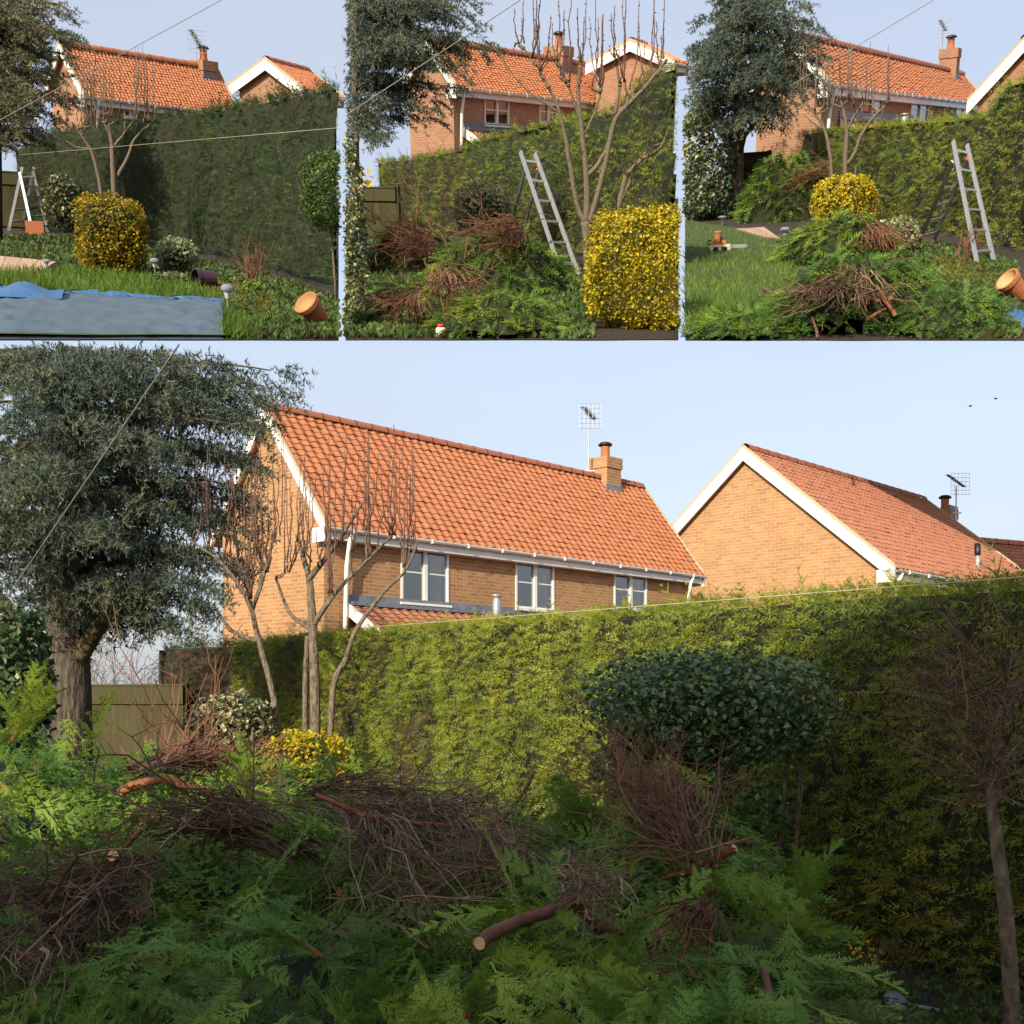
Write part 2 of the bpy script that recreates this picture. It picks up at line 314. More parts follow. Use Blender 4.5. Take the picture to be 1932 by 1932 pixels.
# ------------------------------------------------------------------ leaf templates (Y forward, Z up)
def make_frond(npairs, nsub, droop=.18, seed=0, wide=.42, fat=1.0):
    r = np.random.default_rng(seed); V = []; Fc = []; T = []
    def tri(a, b, c, t): Fc.append([len(V), len(V) + 1, len(V) + 2]); V.extend([a, b, c]); T.extend([t, t, t + .1])
    ax = lambda t: A(.04 * math.sin(3 * t + seed), t, -droop * t * t)
    for i in range(4):
        a, b = ax(i / 4), ax((i + 1) / 4); w = A(.012 * (1.15 - i / 4), 0, 0); tri(a - w, a + w, b, -.12)
    for i in range(npairs):
        t = .06 + .94 * (i + r.uniform(0, .7)) / npairs
        for sd in (-1, 1):
            l = wide * (1.05 - t) ** .6 * (.45 + .55 * min(1, t * 4)) * r.uniform(.45, 1.35); ang = math.radians(r.uniform(22, 52))
            d = unit(A(sd * math.sin(ang), math.cos(ang), r.uniform(-.25, .12))); p = ax(t); nrm = unit(np.cross(d, A(0, 0, 1)))
            w = .022 * fat; q = p + d * l + A(0, 0, -.25 * l * l)
            tri(p - nrm * w * .6, p + nrm * w * .6, q, 0)
            for j in range(nsub):
                s = (j + .6) / (nsub + .3); base = p + (q - p) * s
                for s2 in (-1, 1):
                    l2 = (l * .2 + wide * .09) * (1.1 - s) ** .6 * r.uniform(.7, 1.25); d2 = unit(d + s2 * nrm * r.uniform(.5, .95) + A(0, 0, r.uniform(-.25, .15)))
                    n2 = unit(np.cross(d2, A(0, 0, 1))) * .017 * fat
                    tri(base - n2, base + n2 + d2 * l2 * .25, base + d2 * l2, r.uniform(-.04, .08))
    return np.array(V), np.array(Fc), np.array(T)
FA = [make_frond(11, 6, .3, s, wide=.4, fat=.55) for s in range(6)]
FB = [make_frond(10, 2, .25, s + 10, wide=.38, fat=1.15) for s in range(4)]
FM = [make_frond(6, 2, .25, s + 40, wide=.4, fat=1.5) for s in range(4)]
FC = [make_frond(5, 1, .15, s + 20, wide=.5, fat=2.6) for s in range(4)]
FD = [make_frond(4, 0, .15, s + 30, wide=.55, fat=2.3) for s in range(8)]

def make_leaf(edge=0.0, w=.36):
    V = np.array([[0, 0, 0], [-w, .48, .1], [w, .48, .1], [0, 1, -.06]])
    return V, np.array([[0, 2, 3], [0, 3, 1]]), np.array([-edge, edge, edge, 0])
LEAF = make_leaf(); LEAFV = make_leaf(.28)
def make_tuft(n=6, seed=0, w=.1):
    r = np.random.default_rng(seed); V = []; Fc = []
    for i in range(n):
        d = unit(A(*r.normal(size=2), 0)[[0, 2, 1]] * .9 + A(0, r.uniform(.2, 1.0), 0)); n_ = unit(np.cross(d, r.normal(size=3))) * w
        Fc.append([len(V), len(V) + 1, len(V) + 2]); V += [-n_, n_, d]
    return np.array(V), np.array(Fc)
def make_branchlet(seed=0, nt=13, tuft=.125, nb=8, w=.085):
    """cedar twig: axis with needle tufts on short spurs"""
    r = np.random.default_rng(seed); V = []; Fc = []; T = []; n = 0
    for i in range(nt):
        t = .08 + .92 * i / (nt - 1); p = A(.05 * math.sin(5 * t + seed), t, -.22 * t * t + .03 * r.normal())
        side = A(r.normal() * .09 * (1.15 - t) * 2, 0, abs(r.normal()) * .03)
        tv, tf = make_tuft(nb, seed * 50 + i, w); s = tuft * r.uniform(.7, 1.25)
        V.append(tv * s + p + side); Fc.append(tf + n); T.append(np.full(len(tv), (t - .5) * .25)); n += len(tv)
    ax = np.array([[0, 0, 0], [.012, 0, 0], [.05 * math.sin(5 + seed), 1, -.22]]); V.append(ax); Fc.append(np.array([[n, n + 1, n + 2]])); T.append(np.full(3, -.2))
    return np.concatenate(V), np.concatenate(Fc), np.concatenate(T)
BR = [make_branchlet(s, 11, .155, 6, .115) for s in range(5)]
BRF = [make_branchlet(s + 7, 9, .19, 5, .145) for s in range(5)]
BLADE = (np.array([[-.06, 0, 0], [.06, 0, 0], [0, 1, .25]]), np.array([[0, 1, 2]]))

def scatter(g, Ts, pos, D, roll, scl, tone, mat=0):
    w = rng.integers(0, len(Ts), len(pos)); scl = np.broadcast_to(scl, (len(pos),)); tone = np.broadcast_to(tone, (len(pos),))
    for i, T in enumerate(Ts):
        k = w == i; inst(g, T, pos[k], D[k], roll[k], scl[k], tone[k], mat)

# ------------------------------------------------------------------ hedge
def hedge(site, label, pts, sprig, dens, mat, thick=1.2, brown=None, bright=.55, group=None, wisps=60, core='core', tm=FC, topvis=True, name='conifer_hedge', tone_amp=.45):
    k = site.k; B = np.array([site.gnd(u, vb) for u, vb, vt in pts]); H = []
    for (u, vb, vt), b in zip(pts, B): H.append(site.pt(u, vt, b[1])[2])
    H = np.array(H); L = np.concatenate([[0], np.cumsum(np.linalg.norm(np.diff(B[:, :2], axis=0), axis=1))])
    tt = np.linspace(0, L[-1], 80); bx = np.stack([np.interp(tt, L, B[:, 0]), np.interp(tt, L, B[:, 1])], 1); hz = np.interp(tt, L, H)
    tan = unit(np.gradient(bx, axis=0)); nrm = np.stack([tan[:, 1], -tan[:, 0]], 1)
    if nrm.mean(0) @ -bx.mean(0) < 0: nrm = -nrm
    rad_ = unit(bx); base = A(bx[len(bx) // 2][0], bx[len(bx) // 2][1], 0); th = thick * k; ins = sprig * .85
    root = thing(site, name, label, 'hedge', base, group)
    # dense inner mass
    g = Geo(); rows = 10; V = []
    cc = [(-ins * 1.2, .04), (-ins, .3), (-ins, .6), (-ins, .9), (-ins * 1.5, .985), (-th * .5, 1.0), (-th + ins, .97), (-th + ins, .5), (-th + ins, .03)]
    for j, (o, hh) in enumerate(cc):
        wob = (vnoise(np.c_[bx, hz * hh], 1.2 * k, 5) - .5) * .18 * k
        V.append(np.c_[bx + (nrm if o > -th * .3 else -rad_) * (o if o > -th * .3 else -o) + nrm * wob[:, None] if o > -th * .3 else bx + rad_ * (-o), hz * hh - ins * (.25 if hh > .95 else 0)])
    V = np.array(V); m = len(cc); I = np.arange(m - 1)[:, None] * 80 + np.arange(79)[None]
    f = np.stack([I, I + 1, I + 81, I + 80], -1).reshape(-1, 4); e0 = [np.array([[j * 80 + e, (j + 1) * 80 + e, (m - 2 - j) * 80 + e, (m - 1 - j) * 80 + e] for j in range(m // 2 - 1)]) for e in (0, 79)]
    V = V.reshape(-1, 3); kp = site.keep(V); g.add(V, [q[kp[q].all(1)] for q in [f] + e0]); g.build('inner_branches', MAT[core], root, base, smooth=True)
    # sprays
    g = Geo(); area = float(((hz[1:] + hz[:-1]) * np.diff(tt)).sum() / 2); n = int(area * dens / k ** 2)
    t = rng.uniform(0, L[-1], n); h = rng.uniform(0.01, 1.0, n)
    def put(t, h, dep, up, tone_add=0.0, sc=1.0):
        b = np.stack([np.interp(t, tt, bx[:, 0]), np.interp(t, tt, bx[:, 1])], 1); nn = unit(np.stack([np.interp(t, tt, nrm[:, 0]), np.interp(t, tt, nrm[:, 1])], 1))
        ta = np.stack([-nn[:, 1], nn[:, 0]], 1); z = h * np.interp(t, tt, hz)
        P0 = np.c_[b, z]; lump = (vnoise(P0, 1.2 * k, 5) - .5) * .18 * k + (vnoise(P0, .35 * k, 9) - .5) * .1 * k
        P = np.c_[b + nn * (lump + np.maximum(dep, -.1 * th))[:, None] + unit(b) * np.maximum(0, -dep - .1 * th)[:, None], z]
        c = len(t); D = np.c_[nn * rng.uniform(.1, .75, c)[:, None] + ta * (rng.normal(0, .7, c) - .25)[:, None], rng.normal(up, .35, c)]
        pn = vnoise(P0, .9 * k, 3); tone = bright + tone_amp * (pn - .5) + rng.normal(0, .13, c) + tone_add
        tone = np.clip(tone, .2, 1)
        if brown is not None:
            u, v = site.uv(P); bn = vnoise(P0, .55 * k, 17); bl = brown(u, v, bn); tone = np.where(rng.uniform(0, 1, c) < bl, rng.uniform(0, .16, c), tone)
        ok = site.keep(P); s = sprig * rng.uniform(.6, 1.35, c) * sc
        rl = rng.normal(1.3, .55, c) * np.where(rng.uniform(0, 1, c) < .5, -1, 1) if up < .5 else rng.uniform(-.7, .7, c); scatter(g, tm, P[ok], D[ok], rl[ok], s[ok], tone[ok])
    put(t, h, rng.uniform(-.8, .25, n) * sprig, -.05)
    nt = int(L[-1] * th * dens * .55 / k ** 2); t2 = rng.uniform(0, L[-1], nt)
    if topvis: put(t2, np.ones(nt) * .985, -rng.uniform(0, .85, nt) * th, .9, .12)
    if wisps:
        t3 = rng.uniform(0, L[-1], wisps); put(t3, np.ones(wisps) * .99, -rng.uniform(.1, .8, wisps) * th, 2.0, .12, 1.9)
    g.build('foliage', MAT[mat], root, base)
    return root

# ------------------------------------------------------------------ cedar
def inpoly(u, v, poly):
    c = np.zeros(len(u), bool); n = len(poly); j = n - 1
    for i in range(n):
        (xi, yi), (xj, yj) = poly[i], poly[j]
        c ^= ((yi > v) != (yj > v)) & (u < (xj - xi) * (v - yi) / (yj - yi + 1e-9) + xi); j = i
    return c
def cedar(site, label, poly, d, dt, trunk, tw, mat, nclump, twig, per=11, limbs=18, tone=.5, more=(), extra_limbs=(), tufts=BR, vmin=-1e9, vmax=1e9):
    base = site.pt(*trunk[0], d); base[2] = 0
    root = thing(site, 'cedar_tree', label, 'tree', base)
    P = np.array([site.pt(u, v, d) for u, v in trunk]); P[0][2] = 0; m = site.mpp(P[0])
    g = Geo(); g.add(*tube(P, np.linspace(tw, tw * .6, len(P)) * m / 2, 12)); g.build('trunk', MAT['bark_cedar'], root, base, smooth=True)
    for el in extra_limbs:
        q = np.array([site.pt(u, v, d + dd) for u, v, w_, dd in el]); g = Geo(); g.add(*tube(q, [w_ * m / 2 for u, v, w_, dd in el], 8)); g.build('limb', MAT['bark_moss'], root, base, smooth=True)
    us = [p[0] for p in poly]; vs = [p[1] for p in poly]; C = []
    while len(C) < nclump:
        u = rng.uniform(min(us), max(us), 400); v = rng.uniform(min(vs), max(vs), 400); k = inpoly(u, v, poly); C += list(zip(u[k], v[k]))
    C = C[:nclump] + [(u + rng.normal(0, 8), v + rng.normal(0, 8)) for u, v in more for _ in range(3)]; ax_u = np.mean([p[0] for p in trunk]); g = Geo(); gl = Geo(); top = P[-1]
    cu = np.mean(us); cv = np.mean(vs); hw = (max(us) - min(us)) / 2
    pos = []; D = []; S = []; T = []
    for i, (u, v) in enumerate(C):
        rad = min(1, abs(u - ax_u) / hw); dd = rng.uniform(-1, .7) * dt * math.sqrt(max(.15, 1 - rad * rad)); p = site.pt(u, v, d + dd); axp = site.pt(ax_u, v, d); run = p - axp; L = np.linalg.norm(run)
        # a bough from the trunk, arching out and drooping at its tip, with flat side twigs
        st = axp + A(0, 0, -.1 * L); mid = (st + p) / 2 + A(0, 0, .1 * L); Q = polyline([st, mid, p, p + unit(run) * twig * .5 - A(0, 0, .2 * twig)], 12); seg = np.linalg.norm(np.diff(Q, axis=0), axis=1); cum = np.concatenate([[0], np.cumsum(seg)]); tot = cum[-1]; lv = rng.normal(0, .12)
        for j in range(per):
            a = tot - rng.uniform(0, 1) ** 1.2 * min(tot, 3.2 * twig); q = np.array([np.interp(a, cum, Q[:, x]) for x in range(3)]); k = min(10, int(np.searchsorted(cum, a))); t = unit(Q[min(11, k + 1)] - Q[max(0, k - 1)]); sd = unit(np.cross(t, A(0, 0, 1))) * (1 if j % 2 else -1); f_ = (tot - a) / (3.2 * twig)
            pos.append(q + rng.normal(0, .06 * twig, 3)); D.append(t * rng.uniform(.5, 1.0) + sd * rng.uniform(.1, 1.1) + A(0, 0, rng.normal(-.02, .22))); S.append(twig * rng.uniform(.5, 1.0) * (.75 + .5 * f_)); T.append(tone + lv + rng.normal(0, .12) + .15 * (.5 - f_))
        if i % max(1, nclump // limbs) == 0: gl.add(*tube(Q[:9], np.linspace(min(tw, 60) * m * .08, min(tw, 60) * m * .02, 9), 5))
    pos = np.array(pos); D = np.array(D); S = np.array(S); T = np.array(T); u, v = site.uv(pos + unit(D) * S[:, None]); ok = site.keep(pos) & (u > site.u0) & (u < site.u1) & (v > vmin) & (v < vmax)
    scatter(g, tufts, pos[ok], D[ok], rng.uniform(-.5, .5, len(pos))[ok], S[ok], np.clip(T, 0, 1)[ok])
    gl.build('branches', MAT['bark_cedar'], root, base, smooth=True, kind='stuff'); g.build('crown', MAT[mat], root, base)
    return root

# ------------------------------------------------------------------ bare trees and twigs
def polyline(P, n):
    P = np.asarray(P, float); t = np.linspace(0, 1, len(P)); s = np.linspace(0, 1, n)
    Q = np.stack([np.interp(s, t, P[:, i]) for i in range(P.shape[1])], 1)
    for _ in range(2): Q[1:-1] = (Q[:-2] + 2 * Q[1:-1] + Q[2:]) / 4
    return Q
def bare_tree(site, label, d, stems, shoots, name='bare_fruit_tree', bark='bark_fruit', twigm='twig_fruit', spur=True, anchors=(), group=None, cat='tree'):
    """stems: polylines of (u, v, width px, depth offset); shoots: (u0, v0, u1, v1, width px)"""
    k = site.k; b = site.pt(stems[0][0][0], stems[0][0][1], d); base = A(b[0], b[1], 0)
    root = thing(site, name, label, cat, base, group); m = site.mpp(b)
    for si, st in enumerate(stems):
        P = np.array([site.pt(u, v, d + dd * k) for u, v, w, dd in st]); R = np.array([w for u, v, w, dd in st]) * m / 2
        if si == 0 or st[0][1] >= stems[0][0][1] - 30: P[0][2] = -.02
        Q = polyline(np.c_[P, R], max(6, len(st) * 4)); Q[1:-1, :3] += rng.normal(0, .35 * m, (len(Q) - 2, 3))
        g = Geo(); g.add(*tube(Q[:, :3], Q[:, 3], 8)); g.build('trunk' if si == 0 else 'limb', MAT[bark], root, base, smooth=True)
    sv = [(u, v, w, dd) for st in stems for (u, v, w, dd) in polyline([q for q in st], len(st) * 5)]; g = Geo(); wt = shoots[0][4] if shoots else 2
    for (u, v) in anchors:
        c = [(abs(q[0] - u) * 1.3 + abs(q[1] - v) + (60 if q[1] < v + 6 else 0), q) for q in sv]; q = min(c, key=lambda t: t[0])[1]
        P = [site.pt(q[0], q[1], d + q[3] * k), site.pt(q[0] * .35 + u * .65, q[1] * .7 + v * .3, d + q[3] * k * .5), site.pt(u, v, d)]; Q = polyline(P, 7); Q[1:-1] += rng.normal(0, .5 * m, (5, 3)); g.add(*tube(Q, np.linspace(max(wt * 2.2, q[2] * .6), wt * 1.25, 7) * m / 2, 6))
    if g.n: g.build('branches', MAT[bark], root, base, smooth=True, kind='stuff')
    g = Geo()
    for (u0, v0, u1, v1, w) in shoots:
        dd = rng.normal(0, .35) * k; p0 = site.pt(u0, v0, d + dd * .4); p1 = site.pt(u1, v1, d + dd); L = np.linalg.norm(p1 - p0)
        mid = site.pt(u0 + (u1 - u0) * .75, v0 + (v1 - v0) * .3, d + dd * .8)
        Q = polyline([p0, mid, p1], 9); Q[1:-1] += rng.normal(0, .011, (7, 3)) * L
        g.add(*tube(Q, np.linspace(w, w * .45, 9) * m / 2, 5))
        if spur:
            for t in np.arange(.12, .97, 3.2 * w / max(20, abs(v1 - v0) + abs(u1 - u0)) + .035):
                q = Q[int(t * 8)] + (Q[min(8, int(t * 8) + 1)] - Q[int(t * 8)]) * (t * 8 % 1); dv = unit(A(rng.normal(), rng.normal(), rng.uniform(.2, 1.2)))
                g.add(*tube([q, q + dv * m * rng.uniform(2, 5)], [w * m * .42, w * m * .22], 4))
    g.build('shoots', MAT[twigm], root, base, smooth=True, kind='stuff')
    return root
def shoots_from(anchors, n, vtop, spread, w, jitter=25):
    """upright water shoots from anchor pixels"""
    S = []
    for i in range(n):
        u, v = anchors[rng.integers(len(anchors))]; u += rng.normal(0, 4); s = rng.normal(0, spread)
        S.append((u, v, u + s, vtop + rng.uniform(0, jitter * 4), w * rng.uniform(.75, 1.2)))
    return S
CLIP = [None]
def twiggy(g, p0, D, L, r, depth=2, nb=4, spread=.6, sides=3, tone=.5, up=0.0):
    """recursive twig into g"""
    Q = [p0]; d = unit(D)
    for i in range(4): d = unit(d + rng.normal(0, .16, 3) + A(0, 0, up * .2)); Q.append(Q[-1] + d * L / 4)
    if CLIP[0] is not None and not CLIP[0].keep(np.array(Q)).all(): return
    g.add(*tube(Q, np.linspace(r, r * .5, 5), sides, cap=False), tone=np.clip(tone + rng.normal(0, .18), 0, 1))
    if depth > 0:
        for j in range(nb):
            i = rng.integers(1, 5); twiggy(g, Q[i], unit(d + rng.normal(0, spread, 3)), L * rng.uniform(.35, .65), r * .55, depth - 1, nb, spread, sides, tone, up)
def twig_shrub(site, name, label, u, vb, hpx, wpx, n, mat='twig', group=None, cat='shrub', r=.9, depth=2, nb=3, d=None, spread=.5, tone=.6):
    b = site.gnd(u, vb) if d is None else site.pt(u, vb, d)
    if d is not None: b = A(b[0], b[1], 0); hpx = hpx
    m = site.mpp(b); g = Geo()
    for i in range(n):
        dv = A(rng.normal(0, wpx / hpx * .5), rng.normal(0, .3), 1); o = b + A(rng.normal(0, wpx * .06), rng.normal(0, wpx * .05), 0) * m
        twiggy(g, o, dv, hpx * m * rng.uniform(.5, .85), r * m, depth, nb, spread, tone=tone, up=.5)
    return single(site, g, name, MAT[mat], label, cat, b, group)
def bundle(g, P, width, n, r, L=None, flare=1.0, tone=.5, wild=.06, sides=3):
    """many roughly parallel twigs along the path P (site points)"""
    P = np.asarray(P, float); Q = polyline(P, 9); tot = np.linalg.norm(np.diff(Q, axis=0), axis=1).sum()
    T = unit(np.gradient(Q, axis=0)); X = unit(np.cross(T, A(0, 0, 1))); Z = np.cross(X, T)
    for i in range(n):
        a = max(0, rng.uniform(-.2, .55)); b = min(1, a + rng.uniform(.35, .75)); s = np.linspace(a, b, 6); ix = s * 8
        j = np.clip(ix.astype(int), 0, 7); fr = (ix - j)[:, None]; C = Q[j] * (1 - fr) + Q[j + 1] * fr
        o0, o1 = rng.normal(0, .45), rng.uniform(-.3, 1.0); e0, e1 = rng.normal(0, .8) * flare, rng.normal(0, .45) * flare
        w = (.35 + s * 1.0)
        off = X[j] * ((o0 * .5 + e0 * w) * width)[:, None] + Z[j] * ((o1 * .6 + e1 * w * .5) * width)[:, None]
        cv = rng.normal(0, .09 * tot, 3); C = C + off + np.cumsum(rng.normal(0, wild * tot * .3, (6, 3)), 0) * .5 + cv * ((s - a) ** 2)[:, None] * 2.5; r_ = r * .62
        if CLIP[0] is not None and not CLIP[0].keep(C).all(): continue
        tn = np.clip(tone + rng.normal(0, .26), 0, 1); g.add(*tube(C, np.linspace(r_, r_ * .4, 6) * rng.uniform(.6, 1.7), sides, cap=False), tone=tn)
        for _ in range(rng.integers(0, 3)):
            ii = rng.integers(1, 5); q = C[ii]; dv = unit(C[ii + 1] - C[ii - 1]) + rng.normal(0, .6, 3); g.add(*tube([q, q + dv * tot * .05, q + (dv + rng.normal(0, .5, 3)) * tot * .12], [r_ * .7, r_ * .5, r_ * .3], sides, cap=False), tone=tn)

# ------------------------------------------------------------------ leafy shrubs
def leaf_cloud(site, g, c, rad, n, leaf, T=LEAF, tone=.5, tsd=.18, shape=2.0, shell=.7, zcut=-1.0, mat=0, patch=.25, droop=0.0, rough=.26):
    """leaves through the outer volume of a superellipsoid"""
    d = unit(rng.normal(size=(n, 3))); d[:, 2] = np.maximum(d[:, 2], zcut + rng.uniform(0, .1, n)); d = unit(d)
    rr = (np.abs(d) ** shape).sum(1) ** (-1 / shape); f = rng.uniform(shell, 1.0, n) ** .6
    P0 = d * rr[:, None] * f[:, None] * np.asarray(rad); P = np.asarray(c) + P0
    lump = (vnoise(P, np.mean(rad) * .5, 21) - .5) * rough; P = np.asarray(c) + P0 * (1 + lump)[:, None]
    nr = unit(d / np.asarray(rad)); D = unit(np.cross(nr, rng.normal(size=(n, 3))) + nr * rng.uniform(-.1, .8, n)[:, None] + A(0, 0, droop))
    tn = tone + rng.normal(0, tsd, n) + patch * (vnoise(P, np.mean(rad) * .45, 31) - .5)
    ok = site.keep(P); inst(g, T, P[ok], D[ok], rng.uniform(-1.2, 1.2, n)[ok], leaf * rng.uniform(.6, 1.3, n)[ok], np.clip(tn, .03, .97)[ok], mat)
def blob(c, rad, n=14, shape=2.0):
    th = np.linspace(0, np.pi, n); ph = np.linspace(0, 2 * np.pi, 2 * n, endpoint=False); d = np.stack([np.outer(np.sin(th), np.cos(ph)), np.outer(np.sin(th), np.sin(ph)), np.repeat(np.cos(th)[:, None], 2 * n, 1)], -1).reshape(-1, 3)
    rr = (np.abs(d) ** shape).sum(1) ** (-1 / shape); V = np.asarray(c) + d * rr[:, None] * np.asarray(rad); m = 2 * n; I = np.arange(n - 1)[:, None] * m; J = np.arange(m)[None]
    return V, np.stack([I + J, I + m + J, I + m + (J + 1) % m, I + (J + 1) % m], -1).reshape(-1, 4)
def shrub(site, name, label, bx, vb, mat, leaf, n, shape=2.6, T=LEAF, tone=.5, tsd=.18, ry=1.0, group=None, d=None, stem=None, core=.72, patch=.3, shell=.72, cat='shrub', clump_bottom=False):
    """bx: pixel box (u0, v0, u1, v1); vb: pixel row of its foot"""
    u0, v0, u1, v1 = bx; uc = (u0 + u1) / 2
    b = site.gnd(uc, vb) if d is None else site.pt(uc, vb, d); b = A(b[0], b[1], 0); dd = b[1]
    t = site.pt(uc, v0, dd)[2]; bt = max(0.0, site.pt(uc, v1, dd)[2]); m = site.mpp(b); rx = (u1 - u0) / 2 * m; rad = A(rx, rx * ry, (t - bt) / 2); c = A(b[0], b[1], (t + bt) / 2)
    root = thing(site, name, label, cat, b, group)
    if site.keep(c) or True:
        g = Geo(); V, f = blob(c, rad * core, 12, shape); okv = site.keep(V)
        if okv.all(): g.add(V, f); g.build('inner_branches', MAT['core'], root, b, smooth=True)
    g = Geo(); leaf_cloud(site, g, c, rad, n, leaf * m, T, tone, tsd, shape, shell, patch=patch); g.build('foliage', MAT[mat], root, b)
    for st in (stem or []):
        P = np.array([site.pt(u, v, dd) for u, v, w in st]); P[0][2] = 0; g = Geo(); g.add(*tube(polyline(P, 8), np.linspace(st[0][2], st[-1][2], 8) * m / 2, 7)); g.build('stem', MAT['bark_fruit'], root, b, smooth=True)
    return root

# ------------------------------------------------------------------ house
def pantile(w, l, k):
    xs = np.linspace(0, 1.08, 8) * w; pr = (np.sin((xs / w) * 2 * np.pi - 1.2) * .5 + .5) ** 1.1 * .034 * k
    lo, hi, th = .03 * k, .01 * k, .014 * k
    V = np.concatenate([np.c_[xs, np.zeros(8), pr + lo], np.c_[xs, np.full(8, l * 1.08), pr + hi], np.c_[xs, np.zeros(8), pr + lo - th]])
    i = np.arange(7); return V, np.concatenate([np.stack([i, i + 1, i + 9, i + 8], -1), np.stack([i + 16, i + 17, i + 1, i], -1)])
def house(site, label, E1, E2, R1, d1, k, zg=0.0, win=(), nc=42, nr=17, tile_objs=0, chim=None, down=(), lean=None, flue=None, bm='brick', name='brick_house', tile='tile', gable_vent=False, front_len=None, bargew=.15, clip=False, swap=False, winn=2):
    e1 = site.pt(*E1, d1); zE = e1[2]; e2 = site.atz(*E2, zE); X = e2 - e1; X[2] = 0; L = np.linalg.norm(X); X = X / L; Y = A(-X[1], X[0], 0)
    if Y[1] < 0: Y = -Y
    r = site.loc(*R1); r2 = r[:2]                                   # ridge end on the line e1 + w*Y seen through pixel R1
    w = (e1[0] * r2[1] - e1[1] * r2[0]) / (Y[1] * r2[0] - Y[0] * r2[1]); w = max(w, 1.0 * k); pr = e1 + w * Y; rise = (r[2] * pr[1] + site.eye) - zE
    if front_len: L = front_len
    B = np.array([X, Y, A(0, 0, 1)]); H = lambda x, y, z: e1 + x * X + y * Y + A(0, 0, z); oh = min(.28 * k, .2 * w); gx = .1 * k; sl = rise / w
    base = H(L / 2, w, 0); base[2] = zg; root = thing(site, name, label, 'house', base); zb = zg - zE
    # windows on the front wall plane y = oh
    def onwall(u, v, y=oh):
        ry = site.loc(u, v); o = A(0, 0, site.eye); t = ((H(0, y, 0) - o) @ Y) / (ry @ Y); p = o + ry * t; return (p - e1) @ X, (p - e1)[2]
    wins = []
    for (u0, v0, u1, v1) in win:
        um = (u0 + u1) / 2; x0, _ = onwall(u0, (v0 + v1) / 2); x1, _ = onwall(u1, (v0 + v1) / 2); _, zt = onwall(um, v0); _, zb_ = onwall(um, v1); wins.append((x0, x1, zb_, zt))
    g = Geo(); ztop = oh * sl - .02 * k
    def quad(pts, uvs): g.add([H(*p) for p in pts], np.array([[0, 1, 2, 3]]), uv=[(a, b_, 0) for a, b_ in uvs])
    xs = sorted({gx, L - gx} | {x for q in wins for x in q[:2]}); zs = sorted({zb, ztop} | {min(z, ztop - .01) for q in wins for z in q[2:]})
    for i in range(len(xs) - 1):
        for j in range(len(zs) - 1):
            cx_, cz = (xs[i] + xs[i + 1]) / 2, (zs[j] + zs[j + 1]) / 2
            if any(q[0] < cx_ < q[1] and q[2] < cz < q[3] for q in wins): continue
            quad([(xs[i], oh, zs[j]), (xs[i + 1], oh, zs[j]), (xs[i + 1], oh, zs[j + 1]), (xs[i], oh, zs[j + 1])], [(xs[i], zs[j]), (xs[i + 1], zs[j]), (xs[i + 1], zs[j + 1]), (xs[i], zs[j + 1])])
    yb = 2 * w - oh
    quad([(L - gx, yb, zb), (gx, yb, zb), (gx, yb, ztop), (L - gx, yb, ztop)], [(0, zb), (L, zb), (L, ztop), (0, ztop)])
    for x in (gx, L - gx):
        quad([(x, oh, zb), (x, yb, zb), (x, yb, ztop), (x, oh, ztop)], [(oh, zb), (yb, zb), (yb, ztop), (oh, ztop)])
        g.add([H(x, oh, ztop), H(x, yb, ztop), H(x, w, rise - .02 * k)], np.array([[0, 1, 2]]), uv=[(oh, ztop, 0), (yb, ztop, 0), (w, rise, 0)])
    g.build('wall', MAT[bm], root, base)
    for q in wins:                                                 # casement windows set in the openings
        x0, x1, z0, z1 = q; t = .055 * k; fr = Geo(); fy0, fy1 = oh - .02 * k, oh + .05 * k; nd = winn
        bars = [(x0, x0 + t, z0, z1), (x1 - t, x1, z0, z1), (x0 + t, x1 - t, z0, z0 + t), (x0 + t, x1 - t, z1 - t, z1)]
        for (a, b_, c, d) in bars: fr.add(*box((a, fy0, c), (b_, fy1, d), B, e1))
        wn_ = fr.build('window', MAT['white'], root, base)
        mid = (x0 + x1) / 2; g = Geo(); g.add(*box((mid - t * .9, fy0 - .01 * k, z0 + t), (mid + t * .9, fy1, z1 - t), B, e1)); g.build('mullion', MAT['white'], wn_, base)
        for (a, b_) in ((x0 + t, mid - t * .9), (mid + t * .9, x1 - t)):
            g = Geo(); g.add([H(a, oh + .02 * k, z0 + t), H(b_, oh + .02 * k, z0 + t), H(b_, oh + .02 * k, z1 - t), H(a, oh + .02 * k, z1 - t)], np.array([[0, 1, 2, 3]])); g.build('pane', MAT['glass'], wn_, base)
            zm = z0 + (z1 - z0) * .52; g = Geo(); g.add(*box((a, oh + .005 * k, zm - .014 * k), (b_, oh + .018 * k, zm + .014 * k), B, e1)); g.build('glazing_bar', MAT['white'], wn_, base)
        g = Geo(); g.add(*box((x0 - .04 * k, oh - .08 * k, z0 - .05 * k), (x1 + .04 * k, oh + .05 * k, z0 - .003 * k), B, e1)); g.build('sill', MAT['white'], wn_, base)
        g = Geo(); n = 24; cx0, cx1 = mid + (x1 - mid) * .45, x1 - t; xx = np.linspace(cx0, cx1, n); yy = oh + .16 * k + .025 * k * np.sin(np.arange(n) * 1.5)
        V = np.array([H(a, b_, z) for z in (z0, z1) for a, b_ in zip(xx, yy)]); i = np.arange(n - 1); g.add(V, np.stack([i, i + 1, i + n + 1, i + n], -1)); g.build('curtain', MAT['curtain'], wn_, base)
        g = Geo(); dpt = 1.3 * k; a0, a1, c0, c1 = x0 - .5 * k, x1 + .5 * k, z0 - .5 * k, z1
